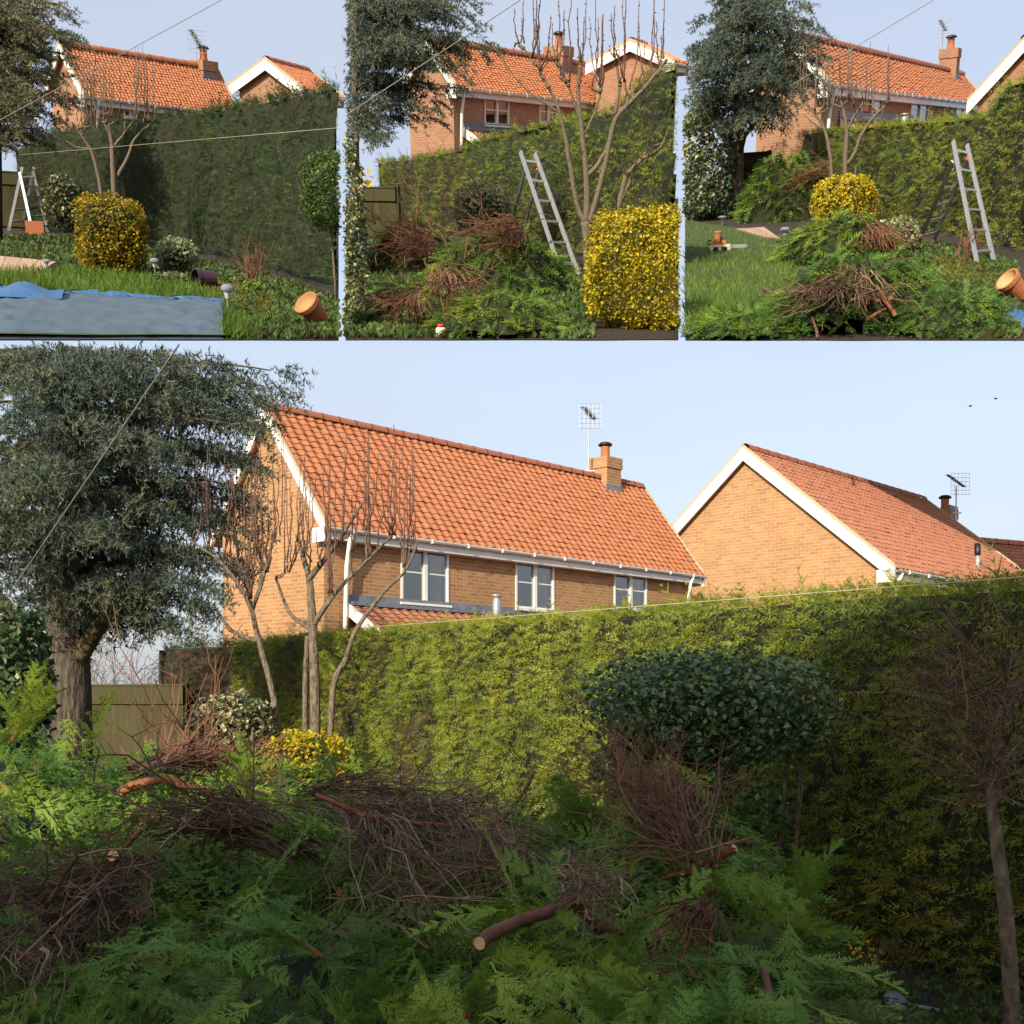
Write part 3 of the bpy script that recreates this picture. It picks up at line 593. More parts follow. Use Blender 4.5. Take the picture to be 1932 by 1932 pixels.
        V = np.array([H(*p) for p in [(a0, oh + .07 * k, c0), (a1, oh + .07 * k, c0), (a1, oh + .07 * k, c1), (a0, oh + .07 * k, c1), (a0, oh + dpt, c0), (a1, oh + dpt, c0), (a1, oh + dpt, c1), (a0, oh + dpt, c1)]])
        g.add(V, np.array([[4, 5, 6, 7], [0, 4, 7, 3], [1, 2, 6, 5], [0, 1, 5, 4], [3, 7, 6, 2]])); g.build('room', MAT['room'], wn_, base)
    # roof: boards, then pantiles on the near slope
    g = Geo(); th = .1 * k
    for s in (0, 1):
        y0, y1 = (0, w) if s == 0 else (2 * w, w); a = A(0, -sl, 1) / math.hypot(1, sl) if s == 0 else A(0, sl, 1) / math.hypot(1, sl)
        V = []
        for x in (-.02 * k, L + .02 * k):
            for (y, z) in ((y0, 0), (y1, rise)): V += [H(x, y, z), H(*(A(x, y, z) - a * th))]
        g.add(V, np.array([[0, 2, 6, 4], [1, 5, 7, 3], [0, 4, 5, 1], [2, 3, 7, 6], [0, 1, 3, 2], [4, 6, 7, 5]]))
    roof = g.build('roof', MAT[tile], root, base)
    up = unit(Y * w + A(0, 0, rise)); nrm = unit(np.cross(X, up)); SL = math.hypot(w, rise); tw_, tl = (L + .06 * k) / nc, SL / nr
    tm = pantile(tw_, tl, k); TB = np.array([X, up, nrm]); o0 = H(-.03 * k, 0, 0) - up * .05 * k
    cells = [(o0 + X * (i * tw_) + up * (j * tl) , i, j) for i in range(nc) for j in range(nr)]
    cells.sort(key=lambda q: q[0][1] + .0 * q[2]); gs = Geo(); tme = None
    for n, (p, i, j) in enumerate(cells):
        jt = rng.normal(0, .004 * k, 3); tn = rng.uniform(0, 1)
        if n < tile_objs:
            mm = np.eye(4); mm[:3, :3] = TB.T; mm[:3, 3] = p + jt - base
            if tme is None:
                gt = Geo(); gt.add(*tm, tone=0.0); ob = gt.build('tile', MAT[tile], roof, smooth=False); tme = ob.data
            else: ob = bpy.data.objects.new('tile', tme); COL.objects.link(ob); ob.parent = roof
            ob.matrix_local = Matrix(mm.tolist())
        else: gs.add(p + jt + tm[0] @ TB, tm[1], tone=tn)
    if gs.n: gs.build('roof_tiles', MAT[tile], roof, base, kind='stuff')
    # ridge tiles
    nt = max(6, int(L / (.45 * k))); a = np.linspace(-.25, np.pi + .25, 8); rr = .13 * k; rme = None; ll = L / nt
    V = np.concatenate([np.c_[np.full(8, x), np.cos(a) * (rr * sc), np.sin(a) * (rr * sc) * .9] for x, sc in ((0, 1.06), (ll * .97, 1.0))]); i = np.arange(7); fR = np.stack([i, i + 1, i + 9, i + 8], -1)
    for q in range(nt):
        p = H(q * ll, w, rise - .0 * k)
        if rme is None: gt = Geo(); gt.add(V, fR, tone=0); ob = gt.build('ridge_tile', MAT['ridge'], roof, smooth=True); rme = ob.data
        else: ob = bpy.data.objects.new('ridge_tile', rme); COL.objects.link(ob); ob.parent = roof
        mm = np.eye(4); mm[:3, :3] = B.T; mm[:3, 3] = p - base; ob.matrix_local = Matrix(mm.tolist())
    # bargeboards with a mortar verge
    for x0, x1 in ((-.09 * k, -.035 * k), (L + .035 * k, L + .09 * k)):
        for s in (0, 1):
            y0 = -.02 * k if s == 0 else 2 * w + .02 * k; bw = bargew * k * math.hypot(1, sl); V = [H(x, y, z) for x in (x0, x1) for (y, z) in ((y0, -.0 * k), (w, rise + .0 * k), (w, rise - bw), (y0, -bw))]
            g = Geo(); g.add(V, np.array([[0, 1, 2, 3], [7, 6, 5, 4], [0, 4, 5, 1], [1, 5, 6, 2], [2, 6, 7, 3], [3, 7, 4, 0]])); g.build('bargeboard', MAT['white'], root, base)
            g = Geo(); V = [H(x, y, z) for x in (x0 + .01 * k, x1) for (y, z) in ((y0, .004 * k), (w, rise + .004 * k), (w, rise + .09 * k), (y0, .09 * k))]
            g.add(V, np.array([[3, 2, 1, 0], [4, 5, 6, 7], [3, 7, 6, 2]])); g.build('verge_mortar', MAT['cream'], root, base)
        g = Geo(); g.add(*box((x0, -.02 * k, -.3 * k), (x1, oh + .12 * k, -.02 * k), B, e1)); g.build('box_end', MAT['white'], root, base)
    # fascia, soffit, gutter, brackets
    g = Geo(); g.add(*box((-.03 * k, .03 * k, -.24 * k), (L + .03 * k, .055 * k, -.02 * k), B, e1)); g.build('fascia', MAT['white'], root, base)
    g = Geo(); g.add(*box((-.03 * k, .057 * k, -.24 * k), (L + .03 * k, oh - .002 * k, -.215 * k), B, e1)); g.build('soffit', MAT['white'], root, base)
    a = np.linspace(np.pi * .98, np.pi * 2.02, 8); gr = .062 * k; V = np.concatenate([np.c_[np.full(8, x), np.cos(a) * r_ - .045 * k, np.sin(a) * r_ - .03 * k] for r_ in (gr, gr * .85) for x in (-.06 * k, L + .06 * k)]); i = np.arange(7)
    g = Geo(); g.add(e1 + V @ B, np.concatenate([np.stack([i, i + 8, i + 9, i + 1], -1), np.stack([i + 16, i + 17, i + 25, i + 24], -1), np.array([[0, 16, 24, 8], [7, 15, 31, 23]])])); gut = g.build('gutter', MAT['white'], root, base, smooth=False)
    nb = max(6, int(L / (1.0 * k)))
    for q in range(nb):
        g = Geo(); x = (q + .5) * L / nb; g.add(*box((x - .02 * k, -.113 * k, -.1 * k), (x + .02 * k, .03 * k, -.018 * k), B, e1)); g.build('bracket', MAT['white'], gut, base)
    for x in down:
        P = [H(x, -.045 * k, -.08 * k), H(x, -.045 * k, -.2 * k), H(x - .0 * k, oh - .07 * k, -.5 * k), H(x, oh - .07 * k, -.7 * k), H(x, oh - .07 * k, zb)]
        g = Geo(); g.add(*tube(polyline(P, 5), .045 * k, 8)); g.build('downpipe', MAT['white'], root, base, smooth=True)
    if chim:                                                       # (pixel u of its middle, width m, pixel v of the brick top)
        cu, cw, cvt = chim; ry = site.loc(cu, cvt); t = (H(0, w, 0) @ Y) / (ry @ Y); p = ry * t + A(0, 0, site.eye); x = (p - e1) @ X; zt = (p - e1)[2]; c2 = cw / 2
        def bb(lo, hi):
            V, f = box(lo, hi); g = Geo()
            for fc in f: q = V[fc]; n_ = np.abs(np.cross(q[1] - q[0], q[2] - q[0])); ax_ = int(np.argmax(n_)); uu = q[:, [1, 2]] if ax_ == 0 else (q[:, [0, 2]] if ax_ == 1 else q[:, [0, 1]]); g.add(e1 + q @ B, np.array([[0, 1, 2, 3]]), uv=np.c_[uu, np.zeros(4)])
            return g
        ch = bb((x - c2, w - c2, rise - cw * 1.3), (x + c2, w + c2, zt - .3 * k)).build('chimney', MAT[bm], root, base)
        bb((x - c2 * 1.1, w - c2 * 1.1, zt - .3 * k), (x + c2 * 1.1, w + c2 * 1.1, zt)).build('corbel', MAT[bm], ch, base)
        g = Geo(); V, f = lathe(np.array([(.0, -.05), (.15, -.05), (.15, .03), (.125, .1), (.12, .3), (.13, .33), (.0, .33)]) * k, 14, H(x, w, zt)); g.add(V, f); g.build('chimney_pot', MAT['terra'], ch, base, smooth=True)
        g = Geo(); V, f = lathe(np.array([(.0, .34), (.19, .36), (.2, .4), (.13, .45), (.0, .47)]) * k, 14, H(x, w, zt)); g.add(V, f)
        for a in range(4): g.add(*tube([H(x + .1 * k * math.cos(a * 1.57), w + .1 * k * math.sin(a * 1.57), zt + .3 * k), H(x + .12 * k * math.cos(a * 1.57), w + .12 * k * math.sin(a * 1.57), zt + .37 * k)], .012 * k, 4))
        g.build('cowl', MAT['dark'], ch, base, smooth=True)
        g = Geo(); g.add(*box((x - c2 * 1.06, w - c2 * 1.06, rise - c2 * sl * 1.06 - .05 * k), (x + c2 * 1.06, w - c2 * .9, rise - c2 * sl * 1.06 + .22 * k), B, e1)); g.build('flashing', MAT['lead'], ch, base)
    if lean:                                                       # lean-to roof on the front wall: pixel row of its top at two columns, depth m
        (ua, va), (ub, vb_), dp, drop = lean; xa, za = onwall(ua, va); xb, zb2 = onwall(ub, vb_); zt = (za + zb2) / 2
        g = Geo(); g.add(*box((xa, oh - .03 * k, zt - .0 * k), (xb, oh - .003 * k, zt + .16 * k), B, e1)); g.add(*[box((xa, oh - .2 * k, zt - .06 * k), (xb, oh - .02 * k, zt + .012 * k), B, e1)][0]); g.build('flashing', MAT['lead'], root, base)
        up2 = unit(A(0, dp, drop) @ B); n2 = unit(np.cross(X, up2)); l2 = math.hypot(dp, drop); nn = int((xb - xa) / tw_); rws = max(3, int(l2 / tl)); tm2 = pantile((xb - xa) / nn, l2 / rws, k); gg = Geo(); o2 = H(xa, oh - .05 * k, zt - .06 * k) - up2 * l2
        for i in range(nn):
            for j in range(rws): gg.add(o2 + X * (i * (xb - xa) / nn) + up2 * (j * l2 / rws) + tm2[0] @ np.array([X, up2, n2]), tm2[1], tone=rng.uniform(0, 1))
        lr = gg.build('porch_roof', MAT['tile_worn'], root, base)
        g = Geo(); V = [H(x, y, z) for x in (xa - .06 * k, xa - .01 * k) for (y, z) in ((oh - .05 * k, zt), (oh - .05 * k - dp, zt - drop), (oh - .05 * k - dp, zt - drop - .25 * k), (oh - .05 * k, zt - .25 * k))]
        g.add(V, np.array([[0, 1, 2, 3], [7, 6, 5, 4], [0, 4, 5, 1], [1, 5, 6, 2], [2, 6, 7, 3], [3, 7, 4, 0]])); g.build('porch_bargeboard', MAT['white'], root, base)
        bb_ = Geo(); lo, hi = (xa + .05 * k, oh - dp + .1 * k, zb), (xb - .05 * k, oh - .004, zt - drop - .1 * k); V, f = box(lo, hi)
        for fc in f: q = V[fc]; bb_.add(e1 + q @ B, np.array([[0, 1, 2, 3]]), uv=np.c_[q[:, 0] + q[:, 1], q[:, 2], np.zeros(4)])
        bb_.build('porch_wall', MAT[bm], root, base)
    if flue:
        fu, fv0, fv1, fw = flue; x, z = onwall(fu, fv1, oh - .5 * k); _, z1 = onwall(fu, fv0, oh - .5 * k); c = H(x, oh - .5 * k, z - .4 * k); hh = z1 - z + .4 * k
        g = Geo(); V, f = lathe([(0, 0), (fw, 0), (fw, hh * .8), (fw * .85, hh * .82), (fw * .85, hh * .93), (fw * 1.2, hh * .95), (fw * 1.2, hh), (0, hh * 1.02)], 12, c); g.add(V, f); g.build('flue', MAT['alu'], root, base, smooth=True)
    return dict(root=root, H=H, X=X, Y=Y, L=L, w=w, rise=rise, e1=e1, base=base, B=B, sl=sl)

def antenna(site, label, u, v0, v1, d, k, group='television antennas on the roofs', lean=0.0, big=True):
    """mast from pixel (u, v1) up to v0 with a small grid antenna on top"""
    p1 = site.pt(u, v1, d); p0 = site.pt(u + lean, v0, d); root = thing(site, 'television_antenna', label, 'antenna', p1, group); h = np.linalg.norm(p0 - p1)
    g = Geo(); g.add(*tube([p1 - A(0, 0, .3 * k), p0], .022 * k, 6)); g.add(*box((-.1 * k, -.03 * k, .05 * k), (.16 * k, .03 * k, .09 * k), np.eye(3), p1)); g.build('mast', MAT['galv'], root, p1)
    m = site.mpp(p0); a = p0 + A(.16, -.5, -.1) * k * .7; b = p0 + A(-.2, .5, .62) * k * .7
    g = Geo(); g.add(*tube([a, b], .03 * k, 5))
    for t in np.linspace(.05, .95, 9):
        q = a + (b - a) * t; g.add(*tube([q - A(.11 * k, .03 * k, 0), q + A(.11 * k, .03 * k, 0)], .011 * k, 4))
    g.build('boom', MAT['dark'], root, p1)
    g = Geo()
    for x in np.linspace(-.28, .3, 6): g.add(*tube([p0 + A(x, -.3, -.3) * k, p0 + A(x, -.3, .36) * k], .006 * k, 3))
    for z in np.linspace(-.3, .36, 6): g.add(*tube([p0 + A(-.28, -.3, z) * k, p0 + A(.3, -.3, z) * k], .006 * k, 3))
    g.build('reflector', MAT['galv'], root, p1); return root

# ------------------------------------------------------------------ garden things
def ladder(site, label, sections, dtop, group='folding ladders', red=None, thick=7):
    """sections: ((foot a, top a), (foot b, top b), rungs) in pixels; feet stand on the ground, tops meet at depth dtop"""
    b0 = site.gnd(*sections[0][0][0]); root = thing(site, 'folding_ladder', label, 'ladder', b0, group); m = site.mpp(b0)
    for (fa, ta), (fb, tb), n in sections:
        pa, pb = site.gnd(*fa), site.gnd(*fb); qa, qb = site.pt(*ta, dtop), site.pt(*tb, dtop); X = unit(pb - pa)
        for p, q in ((pa, qa), (pb, qb)):
            g = Geo(); fw = unit(np.cross(unit(q - p), X)); g.add(*beam(p, q, thick * m * .45, thick * m, fw)); st = g.build('stile', MAT['alu'], root, b0)
            g = Geo(); g.add(*beam(p - A(0, 0, .0), p + unit(q - p) * m * 9, thick * m * .6, thick * m * 1.15, fw)); g.build('foot', MAT['plastic'], st, b0)
        for i in range(n):
            t = (i + .7) / (n + .15); g = Geo(); g.add(*beam(pa + (qa - pa) * t, pb + (qb - pb) * t, thick * m * .55, thick * m * .5)); g.build('rung', MAT['alu'], root, b0)
    if red:
        p = site.pt(*red, dtop - .25 * site.k); g = Geo(); V, f = lathe(np.array([(0, -1), (2.2, -1), (2.6, 0), (2.2, 1), (0, 1)]) * m * 1.3, 10, p, np.array([A(1, 0, 0), A(0, 0, 1), A(0, -1, 0)])); g.add(V, f); g.build('hinge', MAT['red'], root, b0, smooth=True)
    return root
def fence(site, label, ua, ub, vt, d0, d1, k, nb, h=1.8, rail=True, group=None):
    a = site.pt(ua, vt, d0); b = site.pt(ub, vt, d1); a[2] = b[2] = 0; X = b - a; L = np.linalg.norm(X); X = X / L; Y = A(-X[1], X[0], 0); B = np.array([X, Y, A(0, 0, 1)])
    ht = (site.pt(ua, vt, d0)[2] + site.pt(ub, vt, d1)[2]) / 2; root = thing(site, 'board_fence', label, 'fence', (a + b) / 2, group); bs = (a + b) / 2; w = L / nb
    for i in range(nb):
        g = Geo(); j = rng.normal(0, .006 * k); V, f = box((i * w - .008 * k, j + .012 * k * (i % 2), .0), ((i + 1) * w + .008 * k, .02 * k + j + .012 * k * (i % 2), ht - .06 * k + rng.normal(0, .006) * k), B, a); V[[0, 2, 4, 6]] -= Y * .012 * k; g.add(V, f, tone=rng.uniform(0, 1)); g.build('board', MAT['fence'], root, bs)
    for z0, z1, nm in ((ht - .36 * k, ht - .02 * k, 'top_rail'), (.05 * k, .42 * k, 'gravel_board')):
        g = Geo(); g.add(*box((-.02 * k, -.05 * k, z0), (L + .02 * k, -.022 * k, z1), B, a), tone=.6); g.build(nm, MAT['fence'], root, bs)
    g = Geo(); g.add(*box((-.03 * k, -.07 * k, ht - .03 * k), (L + .03 * k, .05 * k, ht), B, a), tone=.8); g.build('capping', MAT['fence'], root, bs)
    for x in (0, L):
        g = Geo(); g.add(*box((x - .06 * k, .03 * k, 0), (x + .06 * k, .14 * k, ht + .02 * k), B, a), tone=.4); g.build('post', MAT['fence'], root, bs)
    return root
def cable(site, name, label, P, r, mat, sag=0.0):
    P = np.asarray(P, float); n = 14; t = np.linspace(0, 1, n)[:, None]; Q = P[0] + (P[1] - P[0]) * t; Q[:, 2] -= (4 * t * (1 - t))[:, 0] * sag
    g = Geo(); g.add(*tube(Q, r, 5)); return single(site, g, name, MAT[mat], label, 'wire', P[0])
def pot(site, name, label, u, v, h, r0, r1, tilt=0.0, az=0.0, mat='terra', inner='terra_in', group=None, cat='plant pot'):
    p = site.gnd(u, v); m = site.mpp(p); h *= m; r0 *= m; r1 *= m
    z = A(math.sin(tilt) * math.cos(az), math.sin(tilt) * math.sin(az), math.cos(tilt)); x = unit(np.cross(A(.3, 1, 0), z)); y = np.cross(z, x); B = np.array([x, y, z])
    lift = A(0, 0, r0 * math.sin(tilt)); root = thing(site, name, label, cat, p, group)
    g = Geo(); V, f = lathe([(0, 0), (r0, 0), (r1 * .96, h * .82), (r1 * 1.06, h * .83), (r1 * 1.06, h), (r1 * .9, h)], 20, p + lift, B); g.add(V, f); g.build('body', MAT[mat], root, p, smooth=False)
    g = Geo(); V, f = lathe([(r1 * .9, h), (r0 * .88, h * .15), (0, h * .15)], 20, p + lift, B); g.add(V, f); g.build('inside', MAT[inner], root, p, smooth=True); return root
def solar_lamp(site, label, u, vt, vb, wpx, group='solar garden lights'):
    p = site.gnd(u, vb); m = site.mpp(p); h = (vb - vt) * m; w = wpx * m / 2; root = thing(site, 'solar_garden_light', label, 'garden light', p, group)
    for nm, pr, mt in (('stake', [(0, 0), (w * .14, 0), (w * .14, h * .55), (0, h * .55)], 'plastic'), ('lens', [(0, h * .52), (w * .3, h * .55), (w * .62, h * .82), (0, h * .82)], 'pale_plastic'), ('cap', [(0, h * .8), (w, h * .82), (w, h * .9), (w * .55, h), (0, h)], 'plastic')):
        g = Geo(); V, f = lathe(pr, 14, p); g.add(V, f); g.build(nm, MAT[mt], root, p, smooth=False)
    return root
def blades(site, g, poly, n, size, up=.9, T=BLADE, tone=.5, mat=0, sd=.2, zf=None, tsd=.18):
    """upright blades over a ground polygon given in pixels"""
    us = [p[0] for p in poly]; vs = [p[1] for p in poly]; u = rng.uniform(min(us), max(us), n * 3); v = rng.uniform(min(vs), max(vs), n * 3); k = inpoly(u, v, poly); u, v = u[k][:n], v[k][:n]
    P = np.array([site.gnd(a, b) for a, b in zip(u, v)])
    if len(P) == 0: return
    D = np.c_[rng.normal(0, sd + .3, len(P)), rng.normal(0, sd + .3, len(P)), np.full(len(P), up)]
    tn = tone + rng.normal(0, tsd, len(P)) + .4 * (vnoise(P, .7 * site.k, 8) - .5)
    scatter(g, T if isinstance(T, list) else [T], P, D, rng.uniform(-3.1, 3.1, len(P)), size * rng.uniform(.5, 1.3, len(P)), np.clip(tn, 0, 1), mat)
def mound(site, label, u, vc, vt, wpx, n, spx, T, mat='frond', tone=.5, brownfrac=.12, name='conifer_clippings', core='core', seed=1, dep=.75):
    """a heap of cut conifer sprays: its middle stands at pixel (u, vc), its top shows at row vt"""
    c = site.gnd(u, vc); m = site.mpp(c); h = site.pt(u, vt, c[1])[2]; rx = wpx / 2 * m; ry = rx * dep; size = spx * m
    root = bpy.data.objects.new(name, None); COL.objects.link(root); root.matrix_world = site.mat(c); root['kind'] = 'stuff'; root['label'] = label
    hf = lambda x, y: np.maximum(0, 1 - (x / rx) ** 2 - (y / ry) ** 2) ** .6 * h * (.72 + .5 * vnoise(np.stack([x, y], -1) + 7 * seed, .35 * (rx + ry) / 2, seed))
    a = np.linspace(0, 2 * np.pi, 49)[:-1]; rr = np.linspace(.02, 1, 16); X = np.outer(rr, np.cos(a)) * rx; Y = np.outer(rr, np.sin(a)) * ry; Z = hf(X, Y) - size * .22
    g = Geo(); V = np.stack([X, Y, np.maximum(Z, -.02)], -1).reshape(-1, 3) + c; i = np.arange(15)[:, None] * 48; j = np.arange(48)[None]; f = np.stack([i + j, i + 48 + j, i + 48 + (j + 1) % 48, i + (j + 1) % 48], -1).reshape(-1, 4); f = f[site.keep(V)[f].all(1)]; g.add(V, f); g.build('inner_heap', MAT[core], root, c, kind='stuff')
    t = rng.uniform(0, 2 * np.pi, n); r = np.sqrt(rng.uniform(0, 1, n)); x, y = r * np.cos(t) * rx, r * np.sin(t) * ry; z = hf(x, y); P = np.stack([x, y, z], -1) + c
    D = np.stack([x / rx * 1.0 + rng.normal(0, .6, n), y / ry * .6 - .3 + rng.normal(0, .5, n), rng.normal(-.05, .35, n)], -1)
    tn = np.clip(tone + rng.normal(0, .14, n) + .5 * (vnoise(P, .4 * (rx + ry) / 2, 4) - .5), .1, 1); bn = vnoise(P, .3 * (rx + ry) / 2, 40 + seed); tn = np.where((bn > 1 - brownfrac * 1.9) & (rng.uniform(0, 1, n) < .8), rng.uniform(0, .06, n), tn)
    S = size * rng.uniform(.6, 1.25, n); ok = site.keep(P) & site.keep(P + unit(D) * S[:, None]); g = Geo(); scatter(g, T, P[ok], D[ok], rng.uniform(-.6, .6, n)[ok], S[ok], tn[ok]); g.build('clippings', MAT[mat], root, c, kind='stuff')
    if not hasattr(site, 'heaps'): site.heaps = []
    site.heaps.append((hf, c)); return root
def heap_hit(site, u, v, lift=.3):
    r = site.loc(u, v); dg = site.gnd(u, v)[1]
    for d in np.linspace(min(30, dg), dg, 220):
        p = r * d + A(0, 0, site.eye)
        if any(p[2] < float(hf(np.array(p[0] - c[0]), np.array(p[1] - c[1]))) + lift for hf, c in site.heaps): return p
    return site.gnd(u, v) + A(0, 0, lift)
def log(site, name, label, px, d0, mat='log', group='sawn branches in the heaps', ends=True, d1=None):
    """px: (u, v, width px) along the branch, depth from d0 to d1"""
    n = len(px); ds = np.linspace(d0, d0 if d1 is None else d1, n); P = np.array([site.pt(u, v, d) for (u, v, w), d in zip(px, ds)]); m = site.mpp(P[0]); R = np.array([w for u, v, w in px]) * m / 2
    root = thing(site, name, label, 'branch', P[0], group); Q = polyline(np.c_[P, R], n * 4); Q[1:-1, :3] += rng.normal(0, R.mean() * .14, (len(Q) - 2, 3)); Q[1:, 3] *= rng.uniform(.9, 1.1, len(Q) - 1)
    g = Geo(); g.add(*tube(Q[:, :3], Q[:, 3], 9, cap=False)); g.add(*tube([Q[-2, :3], Q[-1, :3]], Q[-1, 3] * .98, 9)); g.build('bark', MAT[mat], root, P[0], smooth=True)
    if ends:
        t = unit(Q[0, :3] - Q[1, :3]); g = Geo(); g.add(*tube([Q[0, :3] - t * R[0] * .1, Q[0, :3] + t * R[0] * .12], R[0] * .96, 12)); g.build('cut_face', MAT['cut'], root, P[0])
    return root, Q

MAT['brick'] = brick('buff_orange_brick', 1.0)
MAT['brick2'] = brick('buff_brick', 1.35, (.41, .225, .095), (.32, .16, .068))
K3 = 3.2
MAT['brick3'] = brick('orange_brick', 4.2, (.35, .18, .105), (.29, .135, .08), (.36, .25, .17))

# ================================================================== the garden in the large lower view
S0 = Site()
def sheet(site, name, poly, mat, z, nx=2, thick=0.0, rough=0.0, noise=1.0, label=None):
    """ground sheet over a pixel polygon of four corners"""
    c = [site.gnd(*p) for p in poly]; n = nx; g = Geo(); a = np.linspace(0, 1, n); V = []
    for j in a:
        for i in a: V.append((c[0] * (1 - i) + c[1] * i) * (1 - j) + (c[3] * (1 - i) + c[2] * i) * j)
    V = np.array(V); V[:, 2] = z + (vnoise(V[:, :2], noise, 3) * rough if rough else 0); I = (np.arange(n - 1)[:, None] * n + np.arange(n - 1)[None]).ravel()
    fs = [np.stack([I, I + 1, I + n + 1, I + n], -1)]
    if thick:
        m = len(V); W_ = V.copy(); W_[:, 2] -= thick; V = np.vstack([V, W_]); e = list(range(n)); e2 = [i * n + n - 1 for i in range(n)]; e3 = [n * n - 1 - i for i in range(n)]; e4 = [(n - 1 - i) * n for i in range(n)]
        q = [];
        for ed in (e, e2, e3, e4):
            for i in range(n - 1): q.append([ed[i + 1], ed[i], ed[i] + m, ed[i + 1] + m])
        fs.append(np.array(q)); fs.append(np.stack([I + n, I + n + 1, I + 1, I], -1) + m)
    g.add(V, fs); b = c[0]; o = g.build(name, MAT[mat], base=b, M=site.mat(b), smooth=True); o['kind'] = 'structure'; return o
gg = Geo(); n = 60; ax = np.sinh(np.linspace(-4.2, 4.2, n)) / np.sinh(4.2) * 1500; X, Y = np.meshgrid(ax, ax + 8); V = np.stack([X, Y, (vnoise(np.stack([X, Y], -1), 1.5, 2) - .6) * .05], -1).reshape(-1, 3)
I = (np.arange(n - 1)[:, None] * n + np.arange(n - 1)[None]).ravel(); gg.add(V, np.stack([I, I + 1, I + n + 1, I + n], -1)); gnd_o = gg.build('ground', MAT['soil'], smooth=True); gnd_o['kind'] = 'structure'

# houses
h1 = house(S0, 'brick house with orange pantile roof and chimney behind the hedge, large lower view', (620, 992), (1325, 1085), (503, 768), 22.7, 1.0,
           win=[(756, 1029, 846, 1139), (972, 1055, 1045, 1150), (1158, 1080, 1220, 1150)], nc=52, nr=20, tile_objs=300, chim=(1142, .62, 866), down=(.55, 12.3), lean=((655, 1140), (1150, 1170), 1.6, .95), flue=(937, 1122, 1150, .1), bm='brick')
p = h1['H'](h1['L'] - 2.15, h1['w'], h1['rise']); antenna(S0, 'television antenna on a tall mast beside the chimney, large lower view', 1110, 792, 893, p[1], 1.0, lean=2)
h2 = house(S0, 'brick gable house with wide white bargeboards at right, large lower view', (1690, 1072), (1990, 1126), (1405, 846), 34.4, 1.35, nc=52, nr=22, chim=(1783, .75, 962), bm='brick2', tile='tile_worn', bargew=.23, down=(.3,))
p = h2['H'](h2['L'] - .4, h2['w'], h2['rise']); antenna(S0, 'small television antenna above the far right roof, large lower view', 1804, 918, 972, p[1], 1.3)
h3 = house(S0, 'low tiled roof of the farthest house at the right edge, large lower view', (1790, 1120), (2080, 1136), (1828, 1012), 62, 2.0, nc=40, nr=16, bm='brick2', tile='tile_worn')
q = h2['H'](h2['L'] * .62, .9, .9 * h2['sl']); vp = thing(S0, 'roof_vent_pipe', 'short dark vent pipe on the right-hand tiled slope, large lower view', 'vent pipe', q)
g = Geo(); g.add(*lathe([(0, -.1), (.09, -.1), (.08, .45), (0, .45)], 10, q)); g.build('pipe', MAT['galv'], vp, q, smooth=True)
g = Geo(); g.add(*lathe([(0, .44), (.1, .44), (.11, .55), (.11, .85), (0, .9)], 10, q)); g.build('cap', MAT['dark'], vp, q, smooth=True)
# the house the photographer stands behind throws the shade on the near garden
bh = thing(S0, 'viewers_house', 'brick house standing behind the viewpoint', 'house', A(0, -14, 0)); g = Geo(); xs0, xs1 = -9.1, 16
V, f = box((xs0, -16.5, 0), (xs1, -11.5, 8.8))
for fc in f: qd = V[fc]; g.add(qd, np.array([[0, 1, 2, 3]]), uv=np.c_[qd[:, 0] + qd[:, 1], qd[:, 2], np.zeros(4)])
g.build('wall', MAT['brick'], bh, A(0, -14, 0)); g = Geo(); RZ = 11.4
g.add([A(x, y, z) for x in (xs0 - .2, xs1) for (y, z) in ((-11.2, 8.7), (-14, RZ), (-16.8, 8.7), (-16.8, 8.6), (-11.2, 8.6))], [np.array([[0, 5, 6, 1], [1, 6, 7, 2], [2, 7, 8, 3], [3, 8, 9, 4], [4, 9, 5, 0]]), np.array([[0, 1, 2], [0, 2, 3], [0, 3, 4], [5, 7, 6], [5, 8, 7], [5, 9, 8]])]); g.build('roof', MAT['tile'], bh, A(0, -14, 0))

# hedge along the right, dark return behind, fence
def hb(u, v, bn): return np.clip((bn - .66) * 2.5, 0, .6) * np.where((u < 820), 1.2, .3) + np.where((v > 1620) & (u > 1450), .12, 0)
hedge(S0, 'long clipped conifer hedge sunlit in its middle, large lower view', [(2300, 2000, 1054), (2010, 1925, 1082), (1900, 1890, 1092), (1640, 1817, 1108), (1340, 1736, 1135), (1100, 1668, 1156), (900, 1608, 1172), (700, 1551, 1190), (560, 1516, 1200), (440, 1486, 1215)], .11, 760, 'hedge', 1.1, hb, .68, wisps=150, tm=FD, tone_amp=.28)
hedge(S0, 'dark brown end of hedge returning behind the fence, large lower view', [(465, 1482, 1214), (380, 1478, 1216), (300, 1476, 1222)], .15, 330, 'hedge_shaded', .9, lambda u, v, bn: np.clip(.25 + (bn - .5) * 2, 0, .9), .35, wisps=60, core='corebrown', tm=FD)
fence(S0, 'green stained board fence beside the cedar trunk, large lower view', 60, 345, 1291, 21.5, 21.0, 1.0, 17)
g = Geo(); bb0 = S0.pt(230, 1312, 30); bb0[2] = 0
for i in range(42): twiggy(g, bb0 + A(rng.normal(0, 1.0), rng.normal(0, .5), 0), A(rng.normal(0, .35), 0, 1), rng.uniform(1.6, 2.7), .022, 2, 4, .55, tone=.6)
single(S0, g, 'bare_bush', MAT['greybush'], 'grey bare bush far behind the fence, large lower view', 'bush', bb0)
hl = house(S0, 'far house roof showing left of the cedar trunk, large lower view', (-120, 1205), (60, 1215), (-170, 1110), 45, 1.5, nc=30, nr=12, bm='brick')

